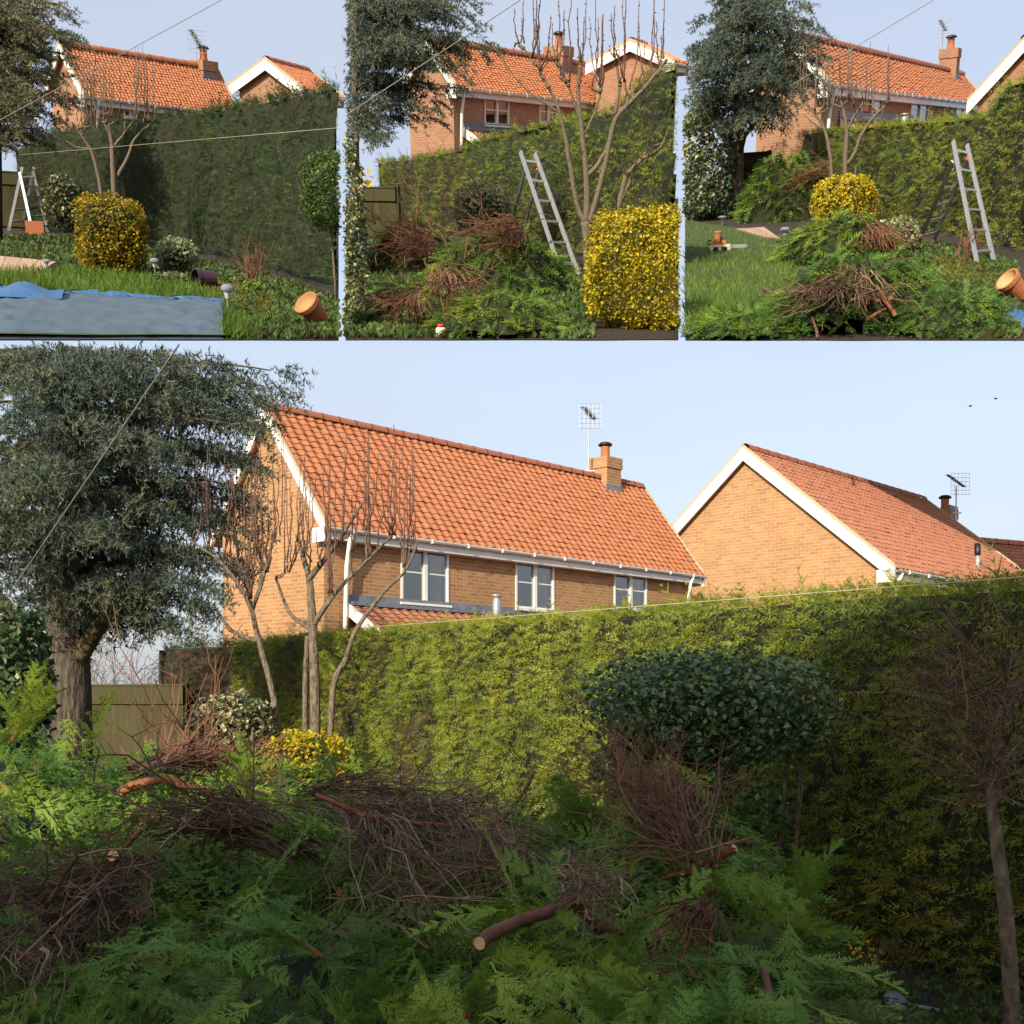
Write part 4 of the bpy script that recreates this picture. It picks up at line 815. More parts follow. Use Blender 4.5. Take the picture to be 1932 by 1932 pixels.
# cedar
cedar(S0, 'large blue cedar with thick trunk at left, large lower view', [(-90, 655), (420, 655), (450, 668), (515, 690), (500, 752), (465, 790), (452, 900), (442, 1000), (415, 1055), (380, 1105), (360, 1140), (330, 1150), (290, 1185), (240, 1160), (170, 1110), (95, 1130), (40, 1165), (-20, 1120), (-90, 1080)], 15, 2.6,
      [(130, 1420), (129, 1300), (127, 1180), (125, 1000), (130, 800), (135, 660)], 92, 'cedar', 150, .58, per=26, limbs=60, tone=.52, vmin=648, more=[(505, 712), (470, 745), (450, 800), (440, 850), (442, 930), (430, 990), (405, 1055), (370, 1100), (335, 1135), (300, 1160), (260, 1160)],
      extra_limbs=[[(126, 1350, 26, .12), (132, 1290, 36, .04), (152, 1235, 36, -.08), (195, 1170, 28, -.2), (270, 1130, 20, -.4), (300, 1085, 10, -.5)], [(128, 1120, 30, 0), (60, 1030, 22, -.3), (-40, 980, 10, -.5)], [(128, 1060, 28, 0), (230, 980, 20, -.4), (360, 940, 8, -.6)]])
# fruit tree in front of the hedge
fs = [[(597, 1400, 22, 0), (594, 1300, 20, 0), (590, 1180, 17, 0), (585, 1090, 12, .1), (560, 1010, 7, .2)],
      [(578, 1400, 11, .1), (575, 1290, 11, .1), (580, 1200, 9, .1)], [(622, 1385, 12, -.1), (624, 1290, 12, -.1), (655, 1240, 11, -.15), (668, 1190, 9, -.2), (720, 1120, 7, -.2), (765, 1080, 5, -.3), (790, 1020, 3, -.3)],
      [(545, 1395, 12, -.2), (520, 1320, 12, -.2), (488, 1210, 11, -.2), (470, 1130, 8, -.25), (420, 1060, 6, -.3), (360, 1020, 3.5, -.3)], [(590, 1180, 12, 0), (630, 1120, 9, 0), (690, 1060, 6, .1), (740, 1010, 3.5, .1)],
      [(488, 1210, 10, -.2), (440, 1195, 7, -.2), (400, 1140, 4, -.2)], [(476, 1150, 9, -.2), (500, 1080, 7, -.2), (520, 1000, 4, -.2)], [(585, 1090, 12, .1), (640, 1020, 8, .2), (690, 940, 4, .2)], [(592, 1190, 10, 0), (545, 1160, 7, 0), (520, 1090, 5, 0)]]
anch = [(365, 1020), (400, 1050), (420, 1060), (450, 1110), (470, 1130), (500, 1080), (520, 1010), (545, 1060), (560, 1010), (585, 1060), (600, 1060), (640, 1020), (660, 1040), (690, 1000), (700, 1050), (740, 1010), (765, 1070), (780, 1040), (620, 1120), (540, 1080), (575, 1040)]
sh = shoots_from(anch, 100, 800, 14, 3.2, 50)
for u in (358, 403, 438, 476): sh.append((u + 20, 1075, u, 880, 5))
bare_tree(S0, 'bare pruned fruit tree with upright shoots against the house, large lower view', 14, fs, sh, anchors=anch)

# shrubs
shrub(S0, 'variegated_holly', 'pale variegated holly beside the fruit tree, large lower view', (362, 1312, 512, 1420), 1580, 'holly', 11, 2600, T=LEAFV, tone=.55, tsd=.25, d=13.5, shape=2.2)
shrub(S0, 'golden_euonymus', 'yellow euonymus bush at the foot of the fruit tree, large lower view', (497, 1386, 655, 1500), 1605, 'euonymus', 12, 2600, T=LEAFV, tone=.72, tsd=.18, d=11.5, shape=3)
shrub(S0, 'ivy_clump', 'dark ivy beside the cedar trunk at left edge, large lower view', (-80, 1150, 92, 1440), 1520, 'ivy', 18, 2600, tone=.42, d=11, shape=2.6, tsd=.16)
twig_shrub(S0, 'dead_shrub', 'rusty brown dead shrub in front of the fence, large lower view', 322, 1420, 390, 90, 9, 'rust', r=3.4, depth=2, nb=4, d=10.5, tone=.7)
# clipped evergreen on bare stems
ls = [[(1382, 1610, 15), (1378, 1520, 14), (1345, 1470, 13), (1380, 1420, 10), (1390, 1380, 8)], [(1447, 1660, 12), (1470, 1560, 12), (1482, 1480, 12), (1490, 1430, 12), (1480, 1390, 8)], [(1490, 1440, 8), (1510, 1410, 7), (1525, 1370, 5)], [(1330, 1590, 11), (1320, 1500, 10), (1300, 1430, 8)], [(1480, 1500, 5), (1515, 1470, 4)], [(1370, 1530, 6), (1400, 1490, 5), (1420, 1430, 4)]]
lr = shrub(S0, 'clipped_evergreen', 'clipped evergreen shrub on bare stems in shade, large lower view', (1112, 1232, 1560, 1440), 1800, 'laurel', 13, 9000, tone=.5, tsd=.22, d=6.6, shape=2.8, ry=.7, stem=ls, core=.42, shell=.4)
g = Geo(); lb = Vector(lr.matrix_world.translation)
for (u, v, ru, rv, nn) in ((1200, 1450, 90, 60, 500), (1330, 1470, 60, 60, 420), (1420, 1530, 70, 60, 420), (1300, 1540, 60, 70, 350)):
    c = S0.pt(u, v, 6.6); m = S0.mpp(c); leaf_cloud(S0, g, c, A(ru * m, .25, rv * m), nn * 2, 13 * m, LEAF, .5, .18, 2, .2)
g.build('low_foliage', MAT['laurel'], lr, A(lb.x, lb.y, lb.z))
# thin bare tree at the right edge
ts = [[(1912, 1925, 34, 0), (1905, 1800, 32, 0), (1890, 1650, 28, 0), (1878, 1570, 26, 0), (1868, 1500, 18, 0), (1880, 1430, 12, 0), (1888, 1330, 7, 0)], [(1870, 1520, 14, 0), (1910, 1480, 10, 0), (1960, 1470, 8, 0)], [(1872, 1500, 10, 0), (1840, 1460, 7, 0), (1800, 1420, 4, 0)], [(1872, 1480, 10, 0), (1905, 1420, 7, 0), (1950, 1380, 5, 0)]]
rt = bare_tree(S0, 'thin bare tree with tangled twigs at right edge, large lower view', 5.2, ts, [], name='bare_thorn_tree')
g = Geo(); rb = rt.matrix_world.translation
for i in range(120):
    u, v = rng.uniform(1790, 1945), rng.uniform(1230, 1530); p0 = S0.pt(u, v, 5.2 + rng.normal(0, .2)); twiggy(g, p0, A(rng.normal(-.2, .9), rng.normal(0, .5), rng.uniform(.1, 1.2)), rng.uniform(.2, .4), .0045, 2, 3, .6, tone=.55)
g.build('twigs', MAT['twig'], rt, A(rb.x, rb.y, rb.z), kind='stuff')
# wires
cable(S0, 'overhead_cable', 'pale overhead cable slanting across the cedar, large lower view', [S0.pt(338, 650, 9), S0.pt(28, 1105, 12)], .007, 'cable')
cable(S0, 'guide_string', 'cream guide string stretched along the hedge top, large lower view', [S0.pt(2000, 1083, 5.7), S0.pt(690, 1184, 14.2)], .0035, 'string')

# ---- heap of clippings in the foreground
_u = [-500, -150, 30, 100, 160, 350, 600, 760, 900, 1000, 1120, 1250, 1350, 1470, 1560, 1640, 1720, 3000]
_z = [1.55, 1.55, 1.48, 1.27, 1.18, 1.12, 1.03, .92, .84, .9, 1.02, 1.04, .98, .72, .5, .2, 0, 0]
_d = [6.5, 6.5, 6.5, 7.0, 8.2, 8.6, 8.6, 8.2, 7.2, 6.6, 6.4, 6.2, 5.9, 5.4, 5.0, 4.8, 4.6, 4.6]
def pile_z(x, y):
    u = CX + F * x / np.maximum(y, .3); zt = np.interp(u, _u, _z); df = np.interp(u, _u, _d); s = np.clip((y - 2.3) / (df - 2.3), 0, 1.0)
    z = (np.minimum(.58, zt) * (1 - s) + zt * s); z = z + (vnoise(np.stack([x, y], -1), .6, 12) - .5) * .22 * np.minimum(1, zt * 2)
    return z * np.clip(1 - (y - df) / .9, 0, 1)
def pile_hit(u, v, lift=.05):
    r = S0.loc(u, v)
    for d in np.arange(2.2, 11, .02):
        p = r * d + A(0, 0, 1.6)
        if p[2] < pile_z(p[0], p[1]) + lift: return p
    return r * 8.3 + A(0, 0, 1.6)
cp = bpy.data.objects.new('conifer_clippings', None); COL.objects.link(cp); cp.location = (-.6, 5, 0); cp['kind'] = 'stuff'; cp['label'] = 'big heap of cut conifer sprays filling the foreground, large lower view'; cb = A(-.6, 5, 0)
xs = np.linspace(-4.6, 2.6, 90); ys = np.linspace(2.0, 9.8, 90); X, Y = np.meshgrid(xs, ys); V = np.stack([X, Y, pile_z(X, Y) - .13], -1).reshape(-1, 3); I = (np.arange(89)[:, None] * 90 + np.arange(89)[None]).ravel()
g = Geo(); g.add(V, np.stack([I, I + 1, I + 91, I + 90], -1)); g.build('inner_heap', MAT['core'], cp, cb, smooth=True, kind='stuff')
n = 4300; u = rng.uniform(-60, 1720, n); y = 2.7 + 6.6 * rng.uniform(0, 1, n) ** 1.5; x = (u - CX) / F * y; z = pile_z(x, y); v = CY + (1.6 - z) / y * F; k = (z > .08) & (v < 2010) & (u > -90); u, y, x, z = u[k], y[k], x[k], z[k]; n = len(u)
P = np.stack([x, y, z + rng.uniform(-.1, .06, n) + (rng.uniform(0, 1, n) < .1) * .14], -1); fl = vnoise(P, .8, 61) * 2 * np.pi * 1.3
D = np.stack([np.cos(fl) + rng.normal(0, .45, n), np.sin(fl) * .5 - .55 + rng.normal(0, .4, n), rng.normal(-.28, .35, n)], -1)
br = vnoise(P, .5, 77); tn = np.clip(.55 + .6 * (vnoise(P, .7, 71) - .5) + rng.normal(0, .14, n), .12, 1)
v = CY + (1.6 - z) / y * F
tn = np.where((br > .68) & (rng.uniform(0, 1, n) < .55), rng.uniform(0, .07, n), tn)
near = y < 4.3; g = Geo(); sz = np.where(near, .34, .42) * rng.uniform(.4, 1.35, n) * np.interp(y, [2.7, 9], [.8, 1.1])
scatter(g, FA, P[near], D[near], rng.normal(0, .75, n)[near], sz[near], tn[near]); g.build('near_sprays', MAT['frond'], cp, cb, kind='stuff')
g = Geo(); scatter(g, FB, P[~near], D[~near], rng.normal(0, .75, n)[~near], sz[~near], tn[~near]); g.build('far_sprays', MAT['frond'], cp, cb, kind='stuff')
# single sprays that stand clear of the heap
def spray(site, label, u, v, du, dv, size, tone, cnt, group='large loose conifer sprays', d=None, tm=FA, sp=.35):
    p = pile_hit(u, v) if d is None else site.pt(u, v, d); q = site.pt(u + du, v + dv, p[1] - .1); D0 = unit(q - p); L = np.linalg.norm(q - p); g = Geo()
    P = p + D0 * rng.uniform(0, .45, cnt)[:, None] * L + rng.normal(0, .07, (cnt, 3)) * L; D = D0 + rng.normal(0, sp, (cnt, 3)); D = np.vstack([D0, D[1:]]); S = L * size * rng.uniform(.45, .8, cnt); S[0] = L
    P[0] = p; gs = Geo(); scatter(g, tm, P, D, rng.uniform(-.8, .8, cnt), S, np.clip(tone + rng.normal(0, .08, cnt), .1, 1)); root = thing(site, 'conifer_spray', label, 'spray', p, group)
    g.build('leaves', MAT['frond'], root, p); gs.add(*tube([p - D0 * .05 * L, p + D0 * L * .6], [.008 * site.k, .004 * site.k], 5)); gs.build('stem', MAT['logred'], root, p); return root
spray(S0, 'upright pale green spray in front of the yellow bush, large lower view', 462, 1500, -10, -125, .8, .78, 14)
spray(S0, 'bright sunlit spray at the left edge, large lower view', 20, 1400, 75, -130, .9, .98, 22, d=5.2)
spray(S0, 'yellow green spray reaching right from the left edge, large lower view', -20, 1480, 130, 20, .9, .95, 20, d=5.0)
spray(S0, 'drooping sunlit spray below the fence, large lower view', 350, 1440, -110, 90, .8, .8, 18)
spray(S0, 'hanging green spray left of the round cut end, large lower view', 250, 1540, -110, 120, .8, .5, 18)
spray(S0, 'tall feathery spray standing at the heap right end, large lower view', 1500, 1740, 30, -150, .9, .62, 16, d=4.6)
spray(S0, 'spray leaning left beside the forked branch, large lower view', 1460, 1730, -70, -110, .8, .5, 14, d=4.55)
spray(S0, 'low spray pointing right at the heap edge, large lower view', 1500, 1790, 110, -50, .8, .5, 14, d=4.4)
spray(S0, 'fan of green sprays rising before the clipped evergreen, large lower view', 1130, 1620, -80, -160, .9, .55, 22, d=5.6)
spray(S0, 'sprays leaning right below the clipped evergreen, large lower view', 1180, 1600, 60, -150, .9, .5, 22, d=5.7)
spray(S0, 'glossy spray at the bottom middle of the heap, large lower view', 880, 1915, 30, -90, .9, .62, 12, d=3.1)
spray(S0, 'broad spray left of the dead twig fan, large lower view', 600, 1800, -150, -90, .9, .5, 18, d=3.9)

spray(S0, 'fresh spray lying over the dead twigs at the heap top, large lower view', 640, 1590, -120, -60, .9, .6, 16)
spray(S0, 'spray drooping below the dead twigs at the heap centre, large lower view', 900, 1600, 60, 110, .9, .55, 16)
spray(S0, 'green spray between the two dark twig bundles, large lower view', 640, 1680, 10, 120, .9, .6, 16)
# dead twigs
def twigs(label, path, width, n, r, mat='twig', tone=.5, lift=.12, wild=.06, flare=1.0):
    P = [pile_hit(u, v) + A(0, 0, lift * (.5 + .5 * (i > 0))) for i, (u, v) in enumerate(path)]; g = Geo(); tone = tone + .1; bundle(g, P, width, int(n * .7), r, tone=tone, wild=wild * 1.6, flare=flare); Q = polyline(P, 12); T = unit(np.gradient(Q, axis=0))
    for i in range(n // 11): j = rng.integers(0, 12); twiggy(g, Q[j] + rng.normal(0, .5, 3) * width * A(1, 1, .4) + A(0, 0, .3 * width), T[j] + rng.normal(0, .55, 3) * A(1, 1, .6), width * rng.uniform(1.5, 3.2), r * rng.uniform(.7, 1.5), 2, 3, .55, tone=tone + .1)
    return single(S0, g, 'dead_twig_bundle', MAT[mat], label, 'twigs', P[0], 'bundles of dead twigs in the heaps')
twigs('thick swept bundle of dark dead twigs at left, large lower view', [(575, 1650), (470, 1610), (380, 1615), (300, 1650)], .16, 260, .0055, tone=.35)
twigs('grey fan of dead twigs at the heap centre, large lower view', [(640, 1560), (720, 1600), (745, 1700), (760, 1800)], .13, 240, .0045, tone=.62)
twigs('curled nest of fine dead twigs right of centre, large lower view', [(700, 1575), (830, 1580), (920, 1630), (950, 1700), (860, 1720)], .12, 280, .0045, tone=.6)
twigs('reddish upright fan of dead twigs before the clipped evergreen, large lower view', [(1310, 1680), (1260, 1630), (1215, 1570), (1190, 1530)], .13, 300, .004, 'rust', tone=.5, lift=.2)
twigs('long dead side shoots in the lower left corner, large lower view', [(270, 1680), (180, 1740), (80, 1800), (0, 1850)], .13, 170, .005, tone=.45)
twigs('second sheaf of dead shoots in the lower left corner, large lower view', [(250, 1730), (190, 1800), (110, 1860), (40, 1920)], .1, 130, .005, tone=.5)
twigs('peeling rust coloured twigs on top of the heap, large lower view', [(250, 1485), (340, 1470), (420, 1470), (490, 1465)], .07, 130, .008, 'rust', tone=.75)
twigs('flat layer of dead twigs behind the heap centre, large lower view', [(580, 1525), (670, 1535), (760, 1545), (850, 1565)], .08, 110, .006, tone=.5)
twigs('small tangled knot of dead twigs below the forked branch, large lower view', [(1335, 1755), (1320, 1790), (1300, 1830), (1290, 1850)], .07, 120, .004, 'rust', tone=.35)
twigs('dead twig tips lifting beside the hedge, large lower view', [(1120, 1480), (1180, 1445), (1240, 1415), (1300, 1395)], .06, 80, .005, tone=.6, lift=.2)
twigs('dead shoots beside the thick sawn branch, large lower view', [(1060, 1690), (1120, 1720), (1150, 1770), (1100, 1800)], .08, 90, .005, tone=.7)
# sawn branches
def dl(u, v, up=.1): return pile_hit(u, v)[1] - up
log(S0, 'sawn_branch', 'thick curved sawn branch with pale cut end, large lower view', [(905, 1780, 26), (945, 1752, 27), (1000, 1730, 27), (1060, 1712, 25), (1098, 1688, 20)], dl(960, 1790) - .1, d1=dl(1090, 1720) - .1)
log(S0, 'sawn_branch', 'fork of the sawn branch pointing right, large lower view', [(1085, 1705, 22), (1120, 1740, 18), (1160, 1757, 16), (1185, 1762, 10)], dl(1090, 1740) - .05, ends=False)
log(S0, 'sawn_branch', 'reddish branch stub pointing up to the right, large lower view', [(1386, 1600, 19), (1340, 1628, 19), (1290, 1648, 14), (1260, 1655, 8)], 4.45, mat='logred', d1=4.6)
log(S0, 'sawn_branch', 'upright side branch below the reddish stub, large lower view', [(1332, 1630, 13), (1334, 1690, 12), (1338, 1740, 11), (1345, 1775, 8)], 4.42, d1=4.3, ends=False)
log(S0, 'sawn_branch', 'sawn branch with round pale end at left, large lower view', [(213, 1615, 22), (250, 1622, 24), (310, 1612, 22), (360, 1605, 14)], dl(215, 1630) - .12, d1=dl(300, 1640) + .25)
log(S0, 'sawn_branch', 'thinner sawn branch crossing behind the round end, large lower view', [(235, 1600, 9), (252, 1580, 11), (275, 1560, 9)], dl(235, 1620), ends=False)
log(S0, 'sawn_branch', 'short log showing only its round pale end, large lower view', [(251, 1722, 19), (262, 1716, 20), (300, 1700, 20)], dl(251, 1735) - .12, d1=dl(300, 1720) + .5)
log(S0, 'sawn_branch', 'broken rust coloured branch near the fence, large lower view', [(228, 1494, 20), (262, 1478, 18), (310, 1468, 16), (345, 1482, 14), (400, 1492, 9)], dl(270, 1500) - .15, mat='logred')
log(S0, 'sawn_branch', 'long thin stem curving to the bottom edge at right, large lower view', [(1345, 1765, 8), (1400, 1790, 9), (1440, 1825, 12), (1452, 1880, 12), (1456, 1935, 13)], 4.4, d1=3.3, ends=False)
log(S0, 'sawn_branch', 'long bare stem lying across the heap top, large lower view', [(595, 1500, 9), (690, 1540, 10), (800, 1555, 9), (930, 1560, 8), (965, 1530, 9)], dl(700, 1570) - .1, ends=False, mat='logred')
log(S0, 'sawn_branch', 'rising thin stem right of the sunlit hedge gap, large lower view', [(900, 1575, 7), (945, 1545, 9), (985, 1500, 7), (1010, 1455, 5)], 6.3, ends=False)
# the right-hand corner
g = Geo(); c = S0.gnd(1615, 1890); m = S0.mpp(c)
for i in range(7): twiggy(g, c + rng.normal(0, .05, 3) * A(1, 1, 0), A(rng.normal(-.2, .4), rng.normal(0, .3), 1), .3, .004, 1, 3)
fr = thing(S0, 'flowering_shrub', 'low shrub with small yellow flowers at the heap corner, large lower view', 'shrub', c); g.build('stems', MAT['twig'], fr, c)
g = Geo(); leaf_cloud(S0, g, c + A(0, 0, .18), A(.17, .17, .18), 420, .022, LEAF, .75, .3, 2, .2); g.build('flowers', MAT['yellowleaf'], fr, c, kind='stuff')
g = Geo(); leaf_cloud(S0, g, c + A(0, 0, .15), A(.17, .17, .16), 500, .025, LEAF, .4, .2, 2, .2); g.build('foliage', MAT['laurel'], fr, c)
c = S0.gnd(1690, 1905); gd = thing(S0, 'garden_light_head', 'grey garden light head lying on the soil, large lower view', 'garden light', c); zt = unit(A(.25, -.55, .8)); xx = unit(np.cross(A(0, 1, 0), zt)); Bq = np.array([xx, np.cross(zt, xx), zt])
g = Geo(); g.add(*lathe([(0, -.01), (.03, -.01), (.07, .0), (.07, .012), (.045, .03), (0, .032)], 18, c + A(0, 0, .035), Bq)); g.build('cap', MAT['plastic'], gd, c, smooth=True)
g = Geo(); g.add(*tube([c + A(.03, 0, .03), c + A(.2, -.06, .012)], .012, 7)); g.build('stake', MAT['plastic'], gd, c, smooth=True)
g = Geo(); blades(S0, g, [(1560, 1840), (1930, 1860), (1932, 1990), (1560, 1990)], 700, .05, T=[LEAF], tone=.4); blades(S0, g, [(1780, 1905), (1940, 1895), (1940, 1990), (1770, 1990)], 500, .035, T=[LEAFV], tone=.8)
g.build('ground_cover', MAT['cover'], base=A(0, 0, 0), kind='stuff')['label'] = 'low leafy ground cover at the lower right corner, large lower view'
for u, v, lb in ((1831, 766, 'left'), (1879, 752, 'right')):
    p = S0.pt(u, v, 90); g = Geo(); g.add(*blob(p, A(.1, .16, .06), 6)); g.add([p + A(-.05, .05, .02), p + A(-.05, -.07, .02), p + A(-.32, 0, .12), p + A(.05, .05, .02), p + A(.05, -.07, .02), p + A(.3, .02, .1)], np.array([[0, 1, 2], [3, 5, 4]]))
    single(S0, g, 'flying_bird', MAT['dark'], lb + ' one of two tiny dark birds high in the sky, large lower view', 'bird', p, 'birds in the sky')

# ================================================================== the three smaller views: the same garden on three other days
SCALED_EYE = 1.6 * K3  # plots scaled and tilted about the camera; the scaling is written as eye height
def pan(u0, u1, off, vh):
    return Site(uc=(u0 + u1) / 2, vh=vh * .33691, eye=SCALED_EYE, u0=u0, u1=u1, off=off, v1=637.5)
SA = pan(-60, 640, 0, 1000); SB = pan(651, 1281, 680, 1000); SC = pan(1292, 2010, 1360, 890)
VB = 640.0
def ground(site, name, ul, ur, mat='soil'):
    far = site.P(0, 0)[1]
    hz = site.uv(site.pt(*((ul + ur) / 2, 0), 1) * 0 + A(0, 4000, 0))[1]
    return sheet(site, name, [(ul, VB), (ur, VB), (ur, hz + 34), (ul, hz + 34)], mat, 0.0, nx=40, thick=.06, rough=.02, noise=4.0)
def PX(site, L): return [site.P(*q[:2]) + tuple(q[2:]) for q in L]
def tri3(site, L): return [(site.P(p, b)[0], site.P(p, b)[1], site.P(p, t)[1]) for p, b, t in L]
def panel_house(site, label, E1, E2, R1, d1, k, **kw):
    for key in ('win',):
        if key in kw: kw[key] = [site.P(a, b) + site.P(c, d) for a, b, c, d in kw[key]]
    if 'chim' in kw: c = kw['chim']; kw['chim'] = (site.P(c[0], 0)[0], c[1] * k, site.P(0, c[2])[1])
    if 'lean' in kw: a, b, dp, dr = kw['lean']; kw['lean'] = (site.P(*a), site.P(*b), dp * k, dr * k)
    if 'flue' in kw: u, a, b, w = kw['flue']; kw['flue'] = (site.P(u, 0)[0], site.P(0, a)[1], site.P(0, b)[1], w * k)
    kw.setdefault('bm', 'brick3')
    return house(site, label, site.P(*E1), site.P(*E2), site.P(*R1), d1, k, **kw)

# ---------------------------------------------------------------- top left view
s = SA; P_ = s.P; TL = ', top left view'
ground(s, 'garden_ground', -60, 639)
sheet(s, 'lawn', [P_(-150, 1899), P_(1290, 1899), P_(1130, 1640), P_(-150, 1560)], 'lawn_soil', .13, nx=20, rough=.05, noise=5)
h = panel_house(s, 'orange tiled house with chimney behind the dark hedge' + TL, (480, 535), (1330, 640), (395, 252), 200, 4.8, nc=44, nr=17, win=[(690, 585, 765, 660)], chim=(1140, .62, 342), down=(2.0,))
p = h['H'](h['L'] * .86, h['w'], h['rise']); antenna(s, 'television antenna on the roof ridge' + TL, *P_(1097, 0)[:1], P_(0, 245)[1], P_(0, 400)[1], p[1], 4.8)
panel_house(s, 'small red gable with white bargeboards at right' + TL, (1700, 500), (1960, 560), (1490, 335), 240, 5.8, nc=26, nr=16, front_len=17, bargew=.25)
hedge(s, 'tall conifer hedge in dark shade colours' + TL, tri3(s, [(1885, 1640, 470), (1500, 1520, 558), (1150, 1430, 622), (830, 1370, 668), (500, 1325, 718), (300, 1300, 742), (130, 1285, 840)]), .52, 140, 'hedge_shaded', 1.2, lambda u, v, bn: np.clip((bn - .6) * 2.2, 0, .6) + np.where((u < 110) & (v > 240), .35, 0), .5, wisps=140, tm=FD, tone_amp=.35)
cedar(s, 'sunlit golden green cedar at the left edge' + TL, PX(s, [(-160, -20), (320, -20), (420, 55), (490, 95), (445, 225), (410, 330), (425, 480), (400, 580), (320, 690), (240, 800), (120, 835), (-20, 780), (-160, 780)]), 104, 9, PX(s, [(-60, 1290), (-50, 700), (-40, 0)]), 44, 'cedar_sunlit', 105, 1.75, per=20, limbs=30, tone=.55, tufts=BRF)
fence(s, 'green board fence at the far left end' + TL, -40, P_(140, 0)[0], P_(0, 955)[1], 128, 128, 3.2, 14)
st = PX(s, [(640, 1110, 12, 0), (632, 950, 10, 0), (628, 810, 8, 0), (610, 700, 5, 0)])
stems = [st, PX(s, [(588, 1100, 8, 0), (555, 980, 7, 0), (512, 840, 6, 0), (460, 760, 4, 0), (400, 680, 2.5, 0)]), PX(s, [(690, 1100, 7, .2), (690, 1010, 6, .2), (655, 985, 7, 0), (710, 900, 6, 0), (750, 770, 5, 0), (850, 690, 3, 0)]), PX(s, [(640, 820, 6, 0), (700, 740, 4, 0), (770, 650, 3, 0)]), PX(s, [(512, 830, 4, 0), (430, 830, 3, 0), (370, 790, 2, 0)]), PX(s, [(630, 800, 5, 0), (590, 700, 3.5, 0), (570, 620, 2.5, 0)])]
an = PX(s, [(400, 680), (460, 740), (510, 700), (570, 640), (600, 660), (620, 620), (660, 660), (700, 680), (740, 690), (770, 650), (830, 690), (870, 640), (540, 660), (480, 700)])
bare_tree(s, 'bare fruit tree with sunlit shoots before the dark hedge' + TL, s.gnd(*P_(640, 1420))[1], stems, shoots_from(an, 46, P_(0, 245)[1], 5, 2.2, 20), spur=False, anchors=an, twigm='bark_fruit')
shrub(s, 'variegated_holly', 'grey green variegated holly standard beside the ladder' + TL, P_(265, 985) + P_(470, 1290), P_(0, 1325)[1], 'holly', 6.5, 1800, T=LEAFV, tone=.36, tsd=.2, shape=2.2, stem=[PX(s, [(428, 1340, 4), (425, 1200, 4), (400, 1100, 3)])])
ladder(s, 'folding ladder standing at the far end of the hedge' + TL, [((P_(48, 1292), P_(125, 935)), (P_(122, 1278), P_(190, 940)), 5), ((P_(185, 1310), P_(110, 965)), (P_(268, 1300), P_(187, 962)), 6)], s.gnd(*P_(150, 1297))[1], thick=5)
b = s.gnd(*P_(200, 1318)); m = s.mpp(b); g = Geo(); hw, hh = 48 * .337 * m, 74 * .337 * m
for lo, hi in (((-hw, -hw * .6, 0), (hw, -hw * .5, hh)), ((-hw, hw * .5, 0), (hw, hw * .6, hh)), ((-hw, -hw * .5, 0), (-hw * .9, hw * .5, hh)), ((hw * .9, -hw * .5, 0), (hw, hw * .5, hh)), ((-hw * .9, -hw * .5, 0), (hw * .9, hw * .5, hh * .7))): g.add(*box(lo, hi, np.eye(3), b))
single(s, g, 'clay_planter', MAT['terra'], 'square terracotta planter at the foot of the ladder' + TL, 'planter', b)
shrub(s, 'golden_euonymus', 'barrel shaped yellow and green euonymus in front of the hedge' + TL, P_(450, 1100) + P_(820, 1545), P_(0, 1535)[1], 'euonymus_shaded', 5.5, 9000, T=LEAFV, tone=.6, tsd=.22, shape=3.4, core=.8)
shrub(s, 'white_variegated_shrub', 'round cream and green shrub right of the euonymus' + TL, P_(880, 1330) + P_(1110, 1530), P_(0, 1530)[1], 'whiteshrub', 6, 1500, tone=.5, shape=2.2)
shrub(s, 'spurge_plant', 'low grey green clump below the cream shrub' + TL, P_(855, 1525) + P_(1062, 1625), P_(0, 1610)[1], 'whiteshrub', 6, 700, tone=.2, tsd=.12, shape=2)
pot(s, 'tipped_bucket', 'dark purple bucket lying on its side by the bed' + TL, *P_(1200, 1625), 38, 17, 19, tilt=1.5, az=math.pi + .4, mat='darkpot', inner='dark', cat='bucket')
pot(s, 'tilted_pot', 'tilted terracotta pot with pale inside at lower right' + TL, *P_(1800, 1830), 50, 16, 23, tilt=.85, az=math.pi + .55)
for (q, t, bq, w, lb) in ((265, 1455, 1530, 50, 'solar garden light beside the paving'), (870, 1452, 1560, 52, 'solar garden light left of the cream shrub'), (1277, 1600, 1770, 70, 'solar garden light beside the tarpaulin corner')): solar_lamp(s, lb + TL, P_(q, 0)[0], P_(0, t)[1], P_(0, bq)[1], w * .337)
twig_shrub(s, 'bare_shrub', 'small bare twiggy shrub before the hedge base' + TL, *P_(1410, 1600), 85, 60, 16, 'rust', r=1.1, depth=1, nb=3, tone=.75)
shrub(s, 'green_perennial', 'small bright green plant at the foot of the bare shrub' + TL, P_(1360, 1570) + P_(1462, 1650), P_(0, 1645)[1], 'frond', 6, 260, tone=.85, shape=2)
shrub(s, 'clipped_evergreen', 'clipped round evergreen on stems at the right edge' + TL, P_(1695, 855) + P_(2150, 1290), P_(0, 1720)[1], 'cover', 6, 11000, tone=.5, tsd=.2, shape=2.6, stem=[PX(s, [(1885, 1600, 5), (1850, 1200, 4), (1820, 1100, 3)])])
